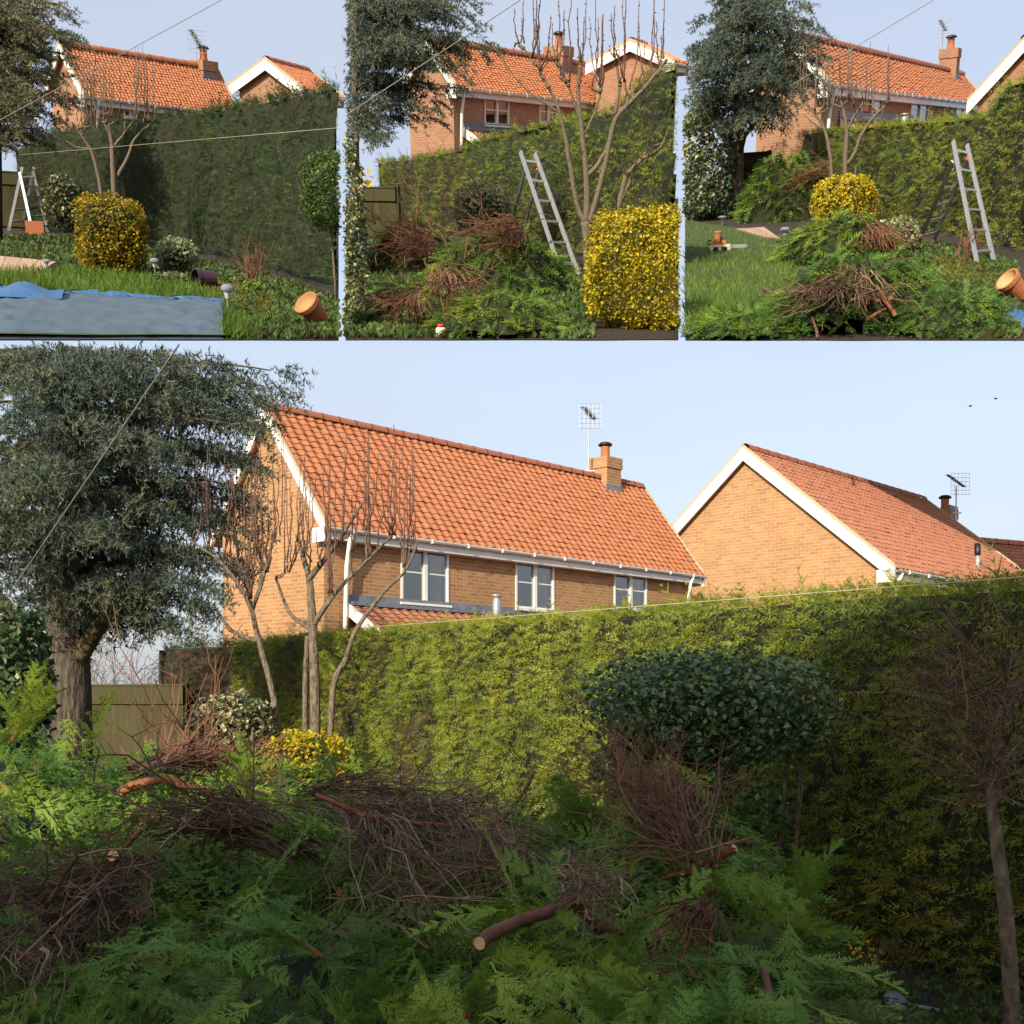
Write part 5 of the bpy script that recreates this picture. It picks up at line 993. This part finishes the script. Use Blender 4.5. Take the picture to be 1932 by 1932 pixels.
# tarpaulin with a blue edge
c = [s.gnd(*P_(-150, 1899)), s.gnd(*P_(1250, 1899)), s.gnd(*P_(1252, 1725)), s.gnd(*P_(-150, 1640))]; nx, ny = 70, 26; V = []
for j in np.linspace(0, 1, ny):
    for i in np.linspace(0, 1, nx): V.append((c[0] * (1 - i) + c[1] * i) * (1 - j) + (c[3] * (1 - i) + c[2] * i) * j)
V = np.array(V); V[:, 2] = .2 + .2 * np.abs(vnoise(V[:, :2], 3.1, 91) - .5) + .16 * np.abs(vnoise(V[:, :2] * A(1, .5), 1.7, 92) - .5) + .08 * vnoise(V[:, :2], .6, 95); V[:nx, 2] = .0; V[-nx:, 2] += .14 * vnoise(V[-nx:, :2], .8, 93); V[-nx:, :2] += (vnoise(V[-nx:, :2], .9, 94)[:, None] - .5) * .8
I = (np.arange(ny - 1)[:, None] * nx + np.arange(nx - 1)[None]); tb = c[0] * .5 + c[2] * .5; tr = thing(s, 'tarpaulin', 'grey blue tarpaulin spread on the lawn in the foreground' + TL, 'tarpaulin', tb); f = lambda I: np.stack([I, I + 1, I + nx + 1, I + nx], -1).reshape(-1, 4)
g = Geo(); g.add(V, f(I[:-1])); g.build('sheet', MAT['tarp'], tr, tb, smooth=True); g = Geo(); V2 = V + A(0, 0, .012); g.add(V2, f(I[-1:])); g.build('blue_hem', MAT['blue'], tr, tb, smooth=True)
c0 = s.gnd(*P_(40, 1690)); g = Geo(); n = 16; Vf = np.array([[c0[0] + (i / (n - 1) - .5) * 4.6, c0[1] + (j / (n - 1) - .5) * 3.4, .35 + .5 * math.sin(j / (n - 1) * 3.14) * (.6 + .4 * math.sin(i * .8))] for j in range(n) for i in range(n)]); I2 = (np.arange(n - 1)[:, None] * n + np.arange(n - 1)[None]).ravel()
g.add(Vf, np.stack([I2, I2 + 1, I2 + n + 1, I2 + n], -1)); g.build('folded_corner', MAT['blue'], tr, tb, smooth=True)
def paving(site, label, quad, nx, ny, group=None):
    c = [site.gnd(*q) for q in quad]; root = thing(site, 'paving', label, 'paving', c[0], group); Lr = lambda i, j: (c[0] * (1 - i) + c[1] * i) * (1 - j) + (c[3] * (1 - i) + c[2] * i) * j
    for a in range(nx):
        for b in range(ny):
            e = .02; q = [Lr((a + x) / nx, (b + y) / ny) for x, y in ((e, e), (1 - e, e), (1 - e, 1 - e), (e, 1 - e))]; V = np.array(q + q); V[:4, 2] = .05; V[4:, 2] = .26 + rng.uniform(0, .05); g = Geo(); g.add(V, np.array([[4, 5, 6, 7], [0, 1, 5, 4], [1, 2, 6, 5], [2, 3, 7, 6], [3, 0, 4, 7]]), tone=rng.uniform(0, 1)); g.build('slab', MAT['paving'], root, c[0])
    return root
paving(s, 'buff paving slabs at the left edge of the lawn' + TL, [P_(-60, 1545), P_(220, 1552), P_(318, 1492), P_(-60, 1452)], 4, 2)
g = Geo(); blades(s, g, PX(s, [(-60, 1540), (450, 1535), (820, 1570), (1000, 1610), (1150, 1650), (1290, 1740), (1290, 1899), (1255, 1899), (1255, 1730), (-60, 1640)]), 9000, .62, tone=.42); blades(s, g, PX(s, [(1255, 1750), (1300, 1750), (1480, 1899), (1255, 1899)]), 1200, .5, tone=.4)
o = g.build('grass', MAT['grass'], M=s.M, kind='stuff'); o['label'] = 'short lawn grass behind the tarpaulin' + TL
g = Geo(); blades(s, g, PX(s, [(-60, 1310), (450, 1330), (830, 1400), (1150, 1470), (1500, 1540), (1890, 1680), (1890, 1899), (1400, 1899), (1150, 1640), (820, 1560), (330, 1530), (330, 1460), (-60, 1440)]), 12000, .3, T=[LEAF], tone=.45, tsd=.22)
o = g.build('bed_plants', MAT['cover'], M=s.M, kind='stuff'); o['label'] = 'low mixed plants covering the bed along the hedge' + TL
g = Geo(); blades(s, g, PX(s, [(1080, 1590), (1350, 1590), (1560, 1700), (1500, 1800), (1290, 1740), (1130, 1650)]), 3500, .25, T=[LEAF], tone=.5)
o = g.build('moss', MAT['moss'], M=s.M, kind='stuff'); o['label'] = 'yellow mossy patch around the garden light' + TL
cable(s, 'clothes_line', 'thin washing line crossing in front of the hedge' + TL, [s.pt(*P_(100, 868), 100), s.pt(638, P_(0, 716)[1], 52)], .009, 'string')
cable(s, 'overhead_cable', 'overhead cable sloping up to the right' + TL, [s.pt(*P_(-60, 705), 80), s.pt(*P_(1240, 0), 80)], .022, 'cable')
# ---------------------------------------------------------------- top middle view
s = SB; P_ = s.P; TM = ', top middle view'
ground(s, 'garden_ground', 652, 1280)
panel_house(s, 'orange tiled house with white windows above the hedge' + TM, (655, 485), (1520, 580), (610, 222), 175, 4.6, nc=46, nr=18, win=[(808, 538, 945, 702), (1115, 568, 1213, 690), (1385, 578, 1435, 640)], chim=(1225, .7, 262), down=(1.6,), lean=((690, 708), (1300, 760), 1.6, .9))
panel_house(s, 'red gable of the second house behind the bare tree' + TM, (1875, 345), (2010, 380), (1630, 232), 200, 5.0, nc=20, nr=14, front_len=6, bargew=.25)
hedge(s, 'conifer hedge, brown at its left end and stepping up at right' + TM, tri3(s, [(1885, 1570, 335), (1700, 1520, 400), (1600, 1496, 480), (1530, 1480, 610), (1250, 1425, 668), (1000, 1380, 730), (760, 1340, 785), (680, 1328, 835), (430, 1292, 885), (230, 1265, 905)]), .52, 130, 'hedge', 1.2, lambda u, v, bn: np.clip((bn - .58) * 2.4, 0, .6) + np.where((u < 880) & (u > 735), np.clip((bn - .25) * 1.6, 0, .75), 0), .5, wisps=110, tm=FD)
cedar(s, 'blue green cedar filling the upper left' + TM, PX(s, [(0, -20), (800, -20), (740, 70), (850, 185), (785, 310), (715, 450), (740, 545), (640, 600), (545, 630), (500, 745), (400, 690), (250, 740), (130, 820), (60, 700), (0, 640)]), 84, 8, PX(s, [(85, 1250), (85, 700), (80, 0)]), 16, 'cedar', 105, 1.6, per=20, limbs=40, tone=.5, tufts=BRF)
fence(s, 'green fence glimpsed behind the clippings' + TM, P_(120, 0)[0], P_(310, 0)[0], P_(0, 1045)[1], 112, 110, 3.2, 10)
shrub(s, 'ivy_column', 'variegated ivy column at the left edge' + TM, P_(-130, 780) + P_(160, 1830), P_(0, 1840)[1], 'ivy', 8, 9000, tone=.68, tsd=.2, shape=3.5)
shrub(s, 'variegated_holly', 'pale variegated holly left of the ladder' + TM, P_(640, 1030) + P_(955, 1330), P_(0, 1420)[1], 'holly', 6, 3400, T=LEAFV, tone=.72, tsd=.22, shape=2.2)
stems = [PX(s, [(1392, 1540, 17, 0), (1382, 1360, 15, 0), (1372, 1240, 17, 0)]), PX(s, [(1372, 1250, 11, 0), (1330, 1170, 9, 0), (1292, 950, 9, 0), (1262, 760, 8, 0), (1225, 610, 6, 0), (1160, 470, 4, 0), (1080, 330, 3, 0), (1000, 240, 2, 0)]), PX(s, [(1378, 1250, 12, 0), (1385, 1100, 12, 0), (1375, 900, 10, 0), (1345, 650, 8, 0), (1330, 480, 6, 0), (1350, 330, 4, 0)]), PX(s, [(1390, 1260, 11, 0), (1440, 1100, 10, 0), (1490, 900, 10, 0), (1535, 660, 9, 0), (1640, 560, 8, 0), (1740, 455, 6, 0), (1830, 330, 4, 0)]), PX(s, [(1390, 980, 9, 0), (1440, 930, 8, 0), (1490, 840, 7, 0)]), PX(s, [(1540, 650, 7, 0), (1570, 480, 5, 0), (1540, 300, 3.5, 0)]), PX(s, [(1350, 680, 6, 0), (1280, 480, 4, 0), (1210, 330, 3, 0)]), PX(s, [(1380, 740, 5, 0), (1440, 600, 4, 0), (1470, 480, 3, 0)]), PX(s, [(1240, 640, 4, 0), (1060, 520, 3, 0), (960, 410, 2.5, 0), (850, 240, 1.5, 0)])]
an = PX(s, [(1000, 240), (1080, 330), (1120, 400), (1160, 470), (1210, 340), (1280, 460), (1330, 480), (1350, 350), (1400, 480), (1460, 480), (1540, 320), (1570, 460), (1640, 500), (1700, 470), (1740, 450), (1800, 380), (1830, 330), (1610, 540), (1230, 420)])
bare_tree(s, 'large bare fruit tree with thick forking trunk at right' + TM, s.gnd(*P_(1390, 1590))[1], stems, shoots_from(an, 46, P_(0, -60)[1], 9, 3.2, 30), anchors=an)
stems = [PX(s, [(1550, 1330, 12, 0), (1560, 1150, 11, 0), (1600, 980, 9, 0), (1690, 890, 7, 0), (1800, 830, 4, 0), (1840, 720, 2.5, 0)]), PX(s, [(1562, 1150, 8, 0), (1610, 1050, 6, 0), (1650, 960, 3, 0)]), PX(s, [(1690, 890, 5, 0), (1740, 820, 3, 0), (1850, 790, 2, 0)])]
bare_tree(s, 'small bare tree leaning right behind the yellow bush' + TM, s.gnd(*P_(1550, 1560))[1], stems, [P_(1600, 980) + P_(1560, 800) + (2.0,), P_(1640, 920) + P_(1740, 700) + (1.8,), P_(1690, 890) + P_(1640, 720) + (1.8,), P_(1800, 830) + P_(1870, 650) + (1.6,)])
ladder(s, 'aluminium folding ladder with red hinge beside the tree' + TM, [((P_(1252, 1570), P_(1010, 850)), (P_(1345, 1560), P_(1092, 860)), 6), ((P_(935, 1360), P_(1040, 925)), (P_(1015, 1350), P_(1115, 950)), 4)], s.gnd(*P_(1120, 1500))[1], red=P_(1105, 950), thick=8)
shrub(s, 'golden_euonymus', 'big boxy yellow variegated euonymus at lower right' + TM, P_(1395, 1180) + P_(2080, 1960), P_(0, 1830)[1], 'euonymus', 6.5, 26000, T=LEAFV, tone=.62, tsd=.24, shape=5, core=.82, ry=.7)
mound(s, 'reddish brown heap of dead sprays left of centre' + TM, *P_(420, 1520), P_(0, 1275)[1], 190, 600, 26, FM, tone=.6, brownfrac=.36, seed=3)
mound(s, 'bright green heap of conifer sprays before the ladder' + TM, *P_(900, 1640), P_(0, 1320)[1], 270, 1000, 34, FM, tone=.66, brownfrac=.14, seed=4)
mound(s, 'low heap of yellow green sprays at lower left' + TM, *P_(400, 1800), P_(0, 1600)[1], 300, 850, 30, FM, tone=.85, brownfrac=.14, seed=5)
mound(s, 'low heap of green sprays at the bottom edge' + TM, *P_(880, 1870), P_(0, 1660)[1], 250, 700, 32, FM, tone=.75, brownfrac=.1, seed=6)
def heap_twigs(site, label, path, d, width, n, r, mat='rust', tone=.55, wild=.07):
    hd = np.array([heap_hit(site, *site.P(*q), .5)[1] for q in path]); hd = np.linspace(np.median(hd) + .4, np.median(hd) - .6, len(hd)) - .5; P = [site.pt(*site.P(*q), dq) for q, dq in zip(path, hd)]; CLIP[0] = site; g = Geo(); bundle(g, P, width * site.k, int(n * .7), r * site.k, tone=tone, wild=wild * 1.6); Q = polyline(P, 12); T = unit(np.gradient(Q, axis=0)); wk = width * site.k; [twiggy(g, Q[j] + rng.normal(0, .5, 3) * wk * A(1, .5, .4) + A(0, 0, .3 * wk), T[j] + rng.normal(0, .55, 3), wk * rng.uniform(1, 2.2), r * site.k, 1, 3, .55, tone=tone + .1) for j in rng.integers(0, 12, n // 10)]; CLIP[0] = None; return single(site, g, 'dead_twig_bundle', MAT[mat], label, 'twigs', P[0], 'bundles of dead twigs in the heaps')
heap_twigs(s, 'reddish dead twigs heaped left of centre' + TM, [(520, 1430), (420, 1400), (330, 1380), (270, 1330)], 52, .55, 260, .011)
heap_twigs(s, 'dead brown twigs on top of the heap before the ladder' + TM, [(1020, 1300), (950, 1330), (880, 1360), (830, 1330)], 53, .4, 220, .01)
heap_twigs(s, 'dead twigs hanging down the middle of the heap' + TM, [(560, 1540), (600, 1600), (640, 1660), (620, 1740)], 44, .3, 150, .01)
heap_twigs(s, 'small tuft of rusty twigs at lower left' + TM, [(400, 1690), (350, 1720), (310, 1790)], 40, .25, 110, .01)
c = s.gnd(*P_(565, 1893)); c = heap_hit(s, *P_(565, 1885), .0); m = s.mpp(c); sp = thing(s, 'spray_can', 'small white can with red cap at the bottom edge' + TM, 'can', c)
g = Geo(); g.add(*lathe(np.array([(0, 0), (9, 0), (9.5, 1), (9.5, 14), (7, 17), (0, 17)]) * m, 14, c)); g.build('body', MAT['block'], sp, c, smooth=True); g = Geo(); g.add(*lathe(np.array([(0, 17), (6, 17), (6.5, 21), (5, 23), (0, 23)]) * m, 14, c)); g.build('cap', MAT['red'], sp, c, smooth=True)
g = Geo(); blades(s, g, PX(s, [(60, 1330), (700, 1400), (1400, 1500), (1420, 1899), (30, 1899), (40, 1500)]), 9000, .3, T=[LEAF], tone=.5); o = g.build('bed_plants', MAT['cover'], M=s.M, kind='stuff'); o['label'] = 'low plants between the clippings' + TM
g = Geo(); yl = s.pt(*P_(150, 985), 60); leaf_cloud(s, g, yl, A(.3, .3, .3), 16, .32, LEAF, .6, .3); single(s, g, 'yellow_leaves', MAT['yellowleaf'], 'few bright yellow leaves above the fence' + TM, 'leaves', yl)
cable(s, 'overhead_cable', 'overhead cable crossing in front of the cedar' + TM, [s.pt(*P_(35, 645), 60), s.pt(*P_(1010, 0), 60)], .022, 'cable')

# ---------------------------------------------------------------- top right view
s = SC; P_ = s.P; TR = ', top right view'
ground(s, 'garden_ground', 1293, 2010)
sheet(s, 'lawn', [P_(28, 1899), P_(640, 1899), P_(600, 1340), P_(28, 1240)], 'lawn_soil', .14, nx=20, rough=.1, noise=5)
h = panel_house(s, 'orange tiled house with three windows above the hedge' + TR, (838, 465), (1715, 580), (748, 182), 160, 5.0, nc=46, nr=18, win=[(1015, 515, 1132, 660), (1292, 548, 1390, 680), (1545, 578, 1628, 662)], chim=(1515, .62, 275), down=(2.0,), lean=((890, 650), (1300, 690), 1.6, .9), flue=(1255, 635, 680, .1))
p = h['H'](h['L'] * .88, h['w'], h['rise']); antenna(s, 'television antenna beside the brick chimney' + TR, P_(1472, 0)[0], P_(0, 168)[1], P_(0, 325)[1], p[1], 4.1)
panel_house(s, 'white edged gable of the second house at the right edge' + TR, (2200, 520), (2500, 580), (1935, 215), 205, 5.0, nc=20, nr=14, front_len=14, bargew=.25)
hedge(s, 'green conifer hedge rising in a step at right' + TR, tri3(s, [(2050, 1450, 400), (1890, 1410, 425), (1740, 1372, 480), (1690, 1362, 560), (1640, 1350, 645), (1480, 1318, 672), (1200, 1266, 690), (1000, 1228, 712), (740, 1180, 738)]), .48, 140, 'hedge', 1.2, lambda u, v, bn: np.clip((bn - .62) * 2.2, 0, .5) + np.where((u > 1610) & (u < 1660) & (v > 255) & (v < 350), .25, 0), .55, wisps=110, tm=FD)
hedge(s, 'dark brown hedge end between fence and fruit tree' + TR, tri3(s, [(760, 1176, 738), (600, 1168, 752), (450, 1160, 768)]), .6, 100, 'hedge_shaded', .9, lambda u, v, bn: np.clip(.3 + (bn - .5) * 2, 0, .9), .35, wisps=20, tm=FD, core='corebrown')
cedar(s, 'broad blue cedar at the upper left' + TR, PX(s, [(0, -20), (650, -20), (760, 35), (840, 60), (800, 180), (745, 260), (790, 325), (760, 470), (705, 560), (640, 635), (560, 655), (480, 700), (300, 715), (160, 615), (0, 640)]), 140, 13, PX(s, [(322, 1040), (325, 850), (330, 650), (330, 300), (320, 0)]), 24, 'cedar', 105, 2.6, per=20, limbs=40, tone=.5, tufts=BRF, extra_limbs=[PX(s, [(335, 850, 12, -.3), (360, 760, 10, -.5), (420, 690, 6, -.8)])])
fence(s, 'green board fence beside the cedar trunk' + TR, P_(300, 0)[0], P_(500, 0)[0], P_(0, 852)[1], 146, 146, 4.2, 11)
shrub(s, 'ivy_column', 'tall ivy column standing at the edge of the lawn' + TR, P_(-30, 640) + P_(300, 1240), P_(0, 1235)[1], 'ivy', 8, 7500, tone=.62, tsd=.2, shape=3.6, core=.85)
stems = [PX(s, [(925, 1010, 11, 0), (928, 850, 9, 0), (935, 730, 8, 0), (920, 640, 6, 0), (900, 560, 4, 0)]), PX(s, [(872, 1010, 7, 0), (845, 880, 7, 0), (812, 720, 6, 0), (760, 640, 4, 0), (700, 570, 3, 0)]), PX(s, [(935, 920, 8, 0), (980, 860, 7, 0), (1015, 750, 6, 0), (1080, 660, 5, 0), (1150, 590, 3, 0)]), PX(s, [(970, 1010, 5, 0.2), (985, 900, 4, .2)]), PX(s, [(935, 730, 5, 0), (980, 640, 4, 0), (1040, 560, 3, 0)]), PX(s, [(815, 730, 4, 0), (760, 700, 3, 0), (690, 640, 2, 0)])]
an = PX(s, [(700, 570), (760, 620), (800, 590), (860, 580), (900, 570), (940, 560), (980, 600), (1040, 570), (1080, 620), (1150, 590), (1170, 560), (900, 520), (830, 600)])
bare_tree(s, 'bare fruit tree with upright shoots before the tiled house' + TR, s.gnd(*P_(925, 1262))[1], stems, shoots_from(an, 46, P_(0, 220)[1], 5, 2.2, 20), spur=False, anchors=an, twigm='bark_fruit')
shrub(s, 'golden_euonymus', 'yellow barrel shaped euonymus in the middle' + TR, P_(750, 990) + P_(1075, 1290), P_(0, 1270)[1], 'euonymus', 5, 8000, T=LEAFV, tone=.74, tsd=.18, shape=3.2, core=.8)
shrub(s, 'white_variegated_shrub', 'cream variegated shrub left of the ladder' + TR, P_(1105, 1220) + P_(1325, 1420), P_(0, 1420)[1], 'whiteshrub', 6, 1600, tone=.62, shape=2.4)
ladder(s, 'aluminium folding ladder with red hinge against the hedge' + TR, [((P_(1668, 1495), P_(1530, 790)), (P_(1762, 1478), P_(1608, 810)), 6), ((P_(1328, 1380), P_(1528, 905)), (P_(1420, 1350), P_(1612, 890)), 5)], s.gnd(*P_(1580, 1430))[1], red=P_(1608, 893), thick=8)
twig_shrub(s, 'bare_shrub', 'straw coloured bare shrub behind the ladder foot' + TR, *P_(1590, 1480), 75, 62, 20, 'rust', r=1.0, depth=1, nb=3, tone=.95)
mound(s, 'sunlit heap of conifer clippings left of the euonymus' + TR, *P_(600, 1235), P_(0, 890)[1], 175, 900, 27, FM, tone=.7, brownfrac=.2, seed=7)
mound(s, 'yellow green heap of clippings in front of the euonymus' + TR, *P_(880, 1470), P_(0, 1215)[1], 225, 950, 30, FM, tone=.86, brownfrac=.14, seed=9)
mound(s, 'dark green foreground heap of conifer clippings' + TR, *P_(960, 1840), P_(0, 1450)[1], 330, 1400, 36, FM, tone=.42, brownfrac=.1, seed=11)
mound(s, 'low dark green clippings at the bottom left' + TR, *P_(380, 1880), P_(0, 1760)[1], 210, 600, 32, FM, tone=.5, brownfrac=.06, seed=12)
mound(s, 'low green clippings at the bottom right' + TR, *P_(1500, 1860), P_(0, 1640)[1], 230, 700, 30, FM, tone=.45, brownfrac=.06, seed=13)
heap_twigs(s, 'dark red dead branches spilling from the foreground heap' + TR, [(1000, 1540), (985, 1600), (970, 1660), (960, 1720)], 24.5, .24, 110, .008, mat='twig', tone=.55)
heap_twigs(s, 'dark twigs fanning left in the foreground heap' + TR, [(880, 1610), (810, 1630), (740, 1670), (690, 1720)], 24.5, .2, 100, .008, mat='twig', tone=.5)
heap_twigs(s, 'rusty dead foliage right of the euonymus' + TR, [(1060, 1290), (1110, 1310), (1150, 1370), (1170, 1420)], 40, .3, 150, .01, tone=.7)
heap_twigs(s, 'brown twigs on top of the sunlit heap' + TR, [(830, 950), (740, 990), (660, 1030), (560, 1090)], 62, .45, 200, .014, tone=.5)
for lb, px, mt in (('long curved dark red branch at the left of the foreground heap', [(460, 1610, 6), (520, 1650, 7), (600, 1650, 6), (690, 1635, 5)], 'log'), ('thick red branch with pale cut end in the foreground heap', [(1205, 1765, 9), (1170, 1710, 9), (1130, 1650, 8), (1100, 1600, 6)], 'logred'), ('split red branch lying across the foreground heap', [(960, 1680, 6), (1010, 1660, 7), (1060, 1665, 6), (1110, 1690, 5)], 'logred'), ('short red branch low in the foreground heap', [(1050, 1790, 6), (1090, 1760, 7), (1150, 1730, 6)], 'logred'), ('small round cut end in the foreground heap', [(1178, 1672, 8), (1188, 1664, 8), (1200, 1640, 7)], 'log'), ('dark branch hanging at the bottom of the foreground heap', [(740, 1780, 5), (760, 1830, 5), (770, 1890, 6)], 'log')):
    log(s, 'sawn_branch', lb + TR, [P_(a, b) + (w * 1.0,) for a, b, w in px], heap_hit(s, *P_(*px[0][:2]))[1] - .4, d1=heap_hit(s, *P_(*px[-1][:2]))[1] - .3, mat=mt, ends=mt == 'logred' or 'round' in lb)
# chainsaw on a white block, clay pot
c = s.gnd(*P_(228, 1418)); m = s.mpp(c) * .337; g = Geo(); V, f = box((-55 * m, -22 * m, 0), (55 * m, 22 * m, 46 * m), np.eye(3), c); g.add(V, f); 
cb_ = thing(s, 'concrete_block', 'white block under the chainsaw on the lawn' + TR, 'block', c); g.build('body', MAT['block'], cb_, c)
g = Geo(); g.add(*box((-40 * m, -22.6 * m, 12 * m), (-12 * m, -22.1 * m, 34 * m), np.eye(3), c)); g.add(*box((8 * m, -22.6 * m, 12 * m), (38 * m, -22.1 * m, 34 * m), np.eye(3), c)); g.build('recess_shade', MAT['core'], cb_, c)  # dark plates on the face paint in the shade of hollows
q = c + A(-5 * m, 0, 46 * m); cs = thing(s, 'chainsaw', 'orange chainsaw lying on the white block on the lawn' + TR, 'chainsaw', q)
g = Geo(); V, f = box((-48 * m, -16 * m, 0), (8 * m, 16 * m, 26 * m), np.eye(3), q); V[[4, 6]] += A(14, 0, 0) * m; V[[5, 7]] -= A(6, 0, 8) * m; g.add(V, f); g.add(*box((0, -18 * m, 2 * m), (34 * m, 14 * m, 20 * m), np.eye(3), q)); g.build('body', MAT['orange'], cs, q)
g = Geo(); g.add(*tube([q + A(a, b, z) * m for a, b, z in ((10, -18, 8), (4, -20, 34), (2, 0, 42), (4, 18, 34), (10, 18, 8))], 3 * m, 6)); g.add(*tube([q + A(a, 0, z) * m for a, z in ((-46, 20), (-66, 24), (-70, 6), (-48, 2))], 4 * m, 6)); g.build('handle', MAT['dark'], cs, q, smooth=True)
n = 10; g = Geo(); ang = np.linspace(-np.pi / 2, np.pi / 2, n); pr = np.array([(30, -9)] + [(145 + 9 * math.cos(a), 9 * math.sin(a)) for a in ang] + [(30, 9)]) * m; V = np.concatenate([np.c_[pr[:, 0], np.full(len(pr), y), pr[:, 1] + 6 * m] for y in (-20 * m, -17 * m)]); kq = len(pr); i = np.arange(kq)
fan = np.array([[0, j, j + 1] for j in range(1, kq - 1)]); g.add(q + V + A(0, 0, -18 * m), [fan, fan[:, ::-1] + kq, np.stack([i, (i + 1) % kq, (i + 1) % kq + kq, i + kq], -1)]); g.build('guide_bar', MAT['alu'], cs, q)
pot(s, 'clay_pot', 'upright terracotta pot behind the chainsaw' + TR, *P_(212, 1352), 18, 6.5, 7.5, mat='terra')
paving(s, 'buff paving slabs at the end of the lawn' + TR, [P_(470, 1348), P_(560, 1360), P_(470, 1290), P_(310, 1300)], 3, 1)
solar_lamp(s, 'solar garden light beside the paving' + TR, P_(585, 0)[0], P_(0, 1278)[1], P_(0, 1370)[1], 18); solar_lamp(s, 'solar garden light at the foot of the ivy column' + TR, P_(237, 0)[0], P_(0, 1212)[1], P_(0, 1262)[1], 16)
pot(s, 'tilted_pot', 'tilted terracotta pot cut by the right edge' + TR, *P_(1910, 1690), 48, 16, 22, tilt=.85, az=math.pi + .5)
def crumple(site, label, u, v, rw, rh):
    c = site.gnd(u, v); m = site.mpp(c); n = 14; V = []
    for j in range(n):
        for i in range(n): a, b = i / (n - 1) * 2 - 1, j / (n - 1) * 2 - 1; V.append(c + A(a * rw * m, b * rw * m * .8, max(.03, rh * m * (1 - a * a) * (1 - b * b) * (1 + .5 * math.sin(i * 1.9) * math.cos(j * 1.3)))))
    I = (np.arange(n - 1)[:, None] * n + np.arange(n - 1)[None]).ravel(); g = Geo(); g.add(V, np.stack([I, I + 1, I + n + 1, I + n], -1)); return single(site, g, 'tarpaulin_corner', MAT['blue'], label, 'tarpaulin', c, smooth=True)
crumple(s, 'crumpled blue tarpaulin at the lower right corner' + TR, *P_(1880, 1830), 42, 26); crumple(s, 'bit of blue tarpaulin at the lower left corner' + TR, *P_(48, 1888), 16, 10)
g = Geo(); blades(s, g, PX(s, [(28, 1235), (300, 1290), (560, 1345), (640, 1500), (640, 1899), (28, 1899)]), 11000, .5, tone=.62, sd=.25); o = g.build('grass', MAT['grass'], M=s.M, kind='stuff'); o['label'] = 'sunlit lawn grass around the chainsaw' + TR
g = Geo(); blades(s, g, PX(s, [(1100, 1330), (1500, 1370), (1890, 1480), (1890, 1899), (1350, 1899), (1350, 1600), (1100, 1450)]), 9000, .28, T=[LEAF], tone=.5, tsd=.22); o = g.build('bed_plants', MAT['cover'], M=s.M, kind='stuff'); o['label'] = 'low plants covering the bed beneath the ladder' + TR
g = Geo(); blades(s, g, PX(s, [(1430, 1450), (1700, 1490), (1720, 1600), (1500, 1600)]), 2500, .24, T=[LEAF], tone=.45); o = g.build('moss', MAT['moss'], M=s.M, kind='stuff'); o['label'] = 'mossy patch before the ladder' + TR
cable(s, 'overhead_cable', 'overhead cable running up to the right behind the tree' + TR, [s.pt(*P_(620, 480), 80), s.pt(*P_(1420, 0), 80)], .022, 'cable')
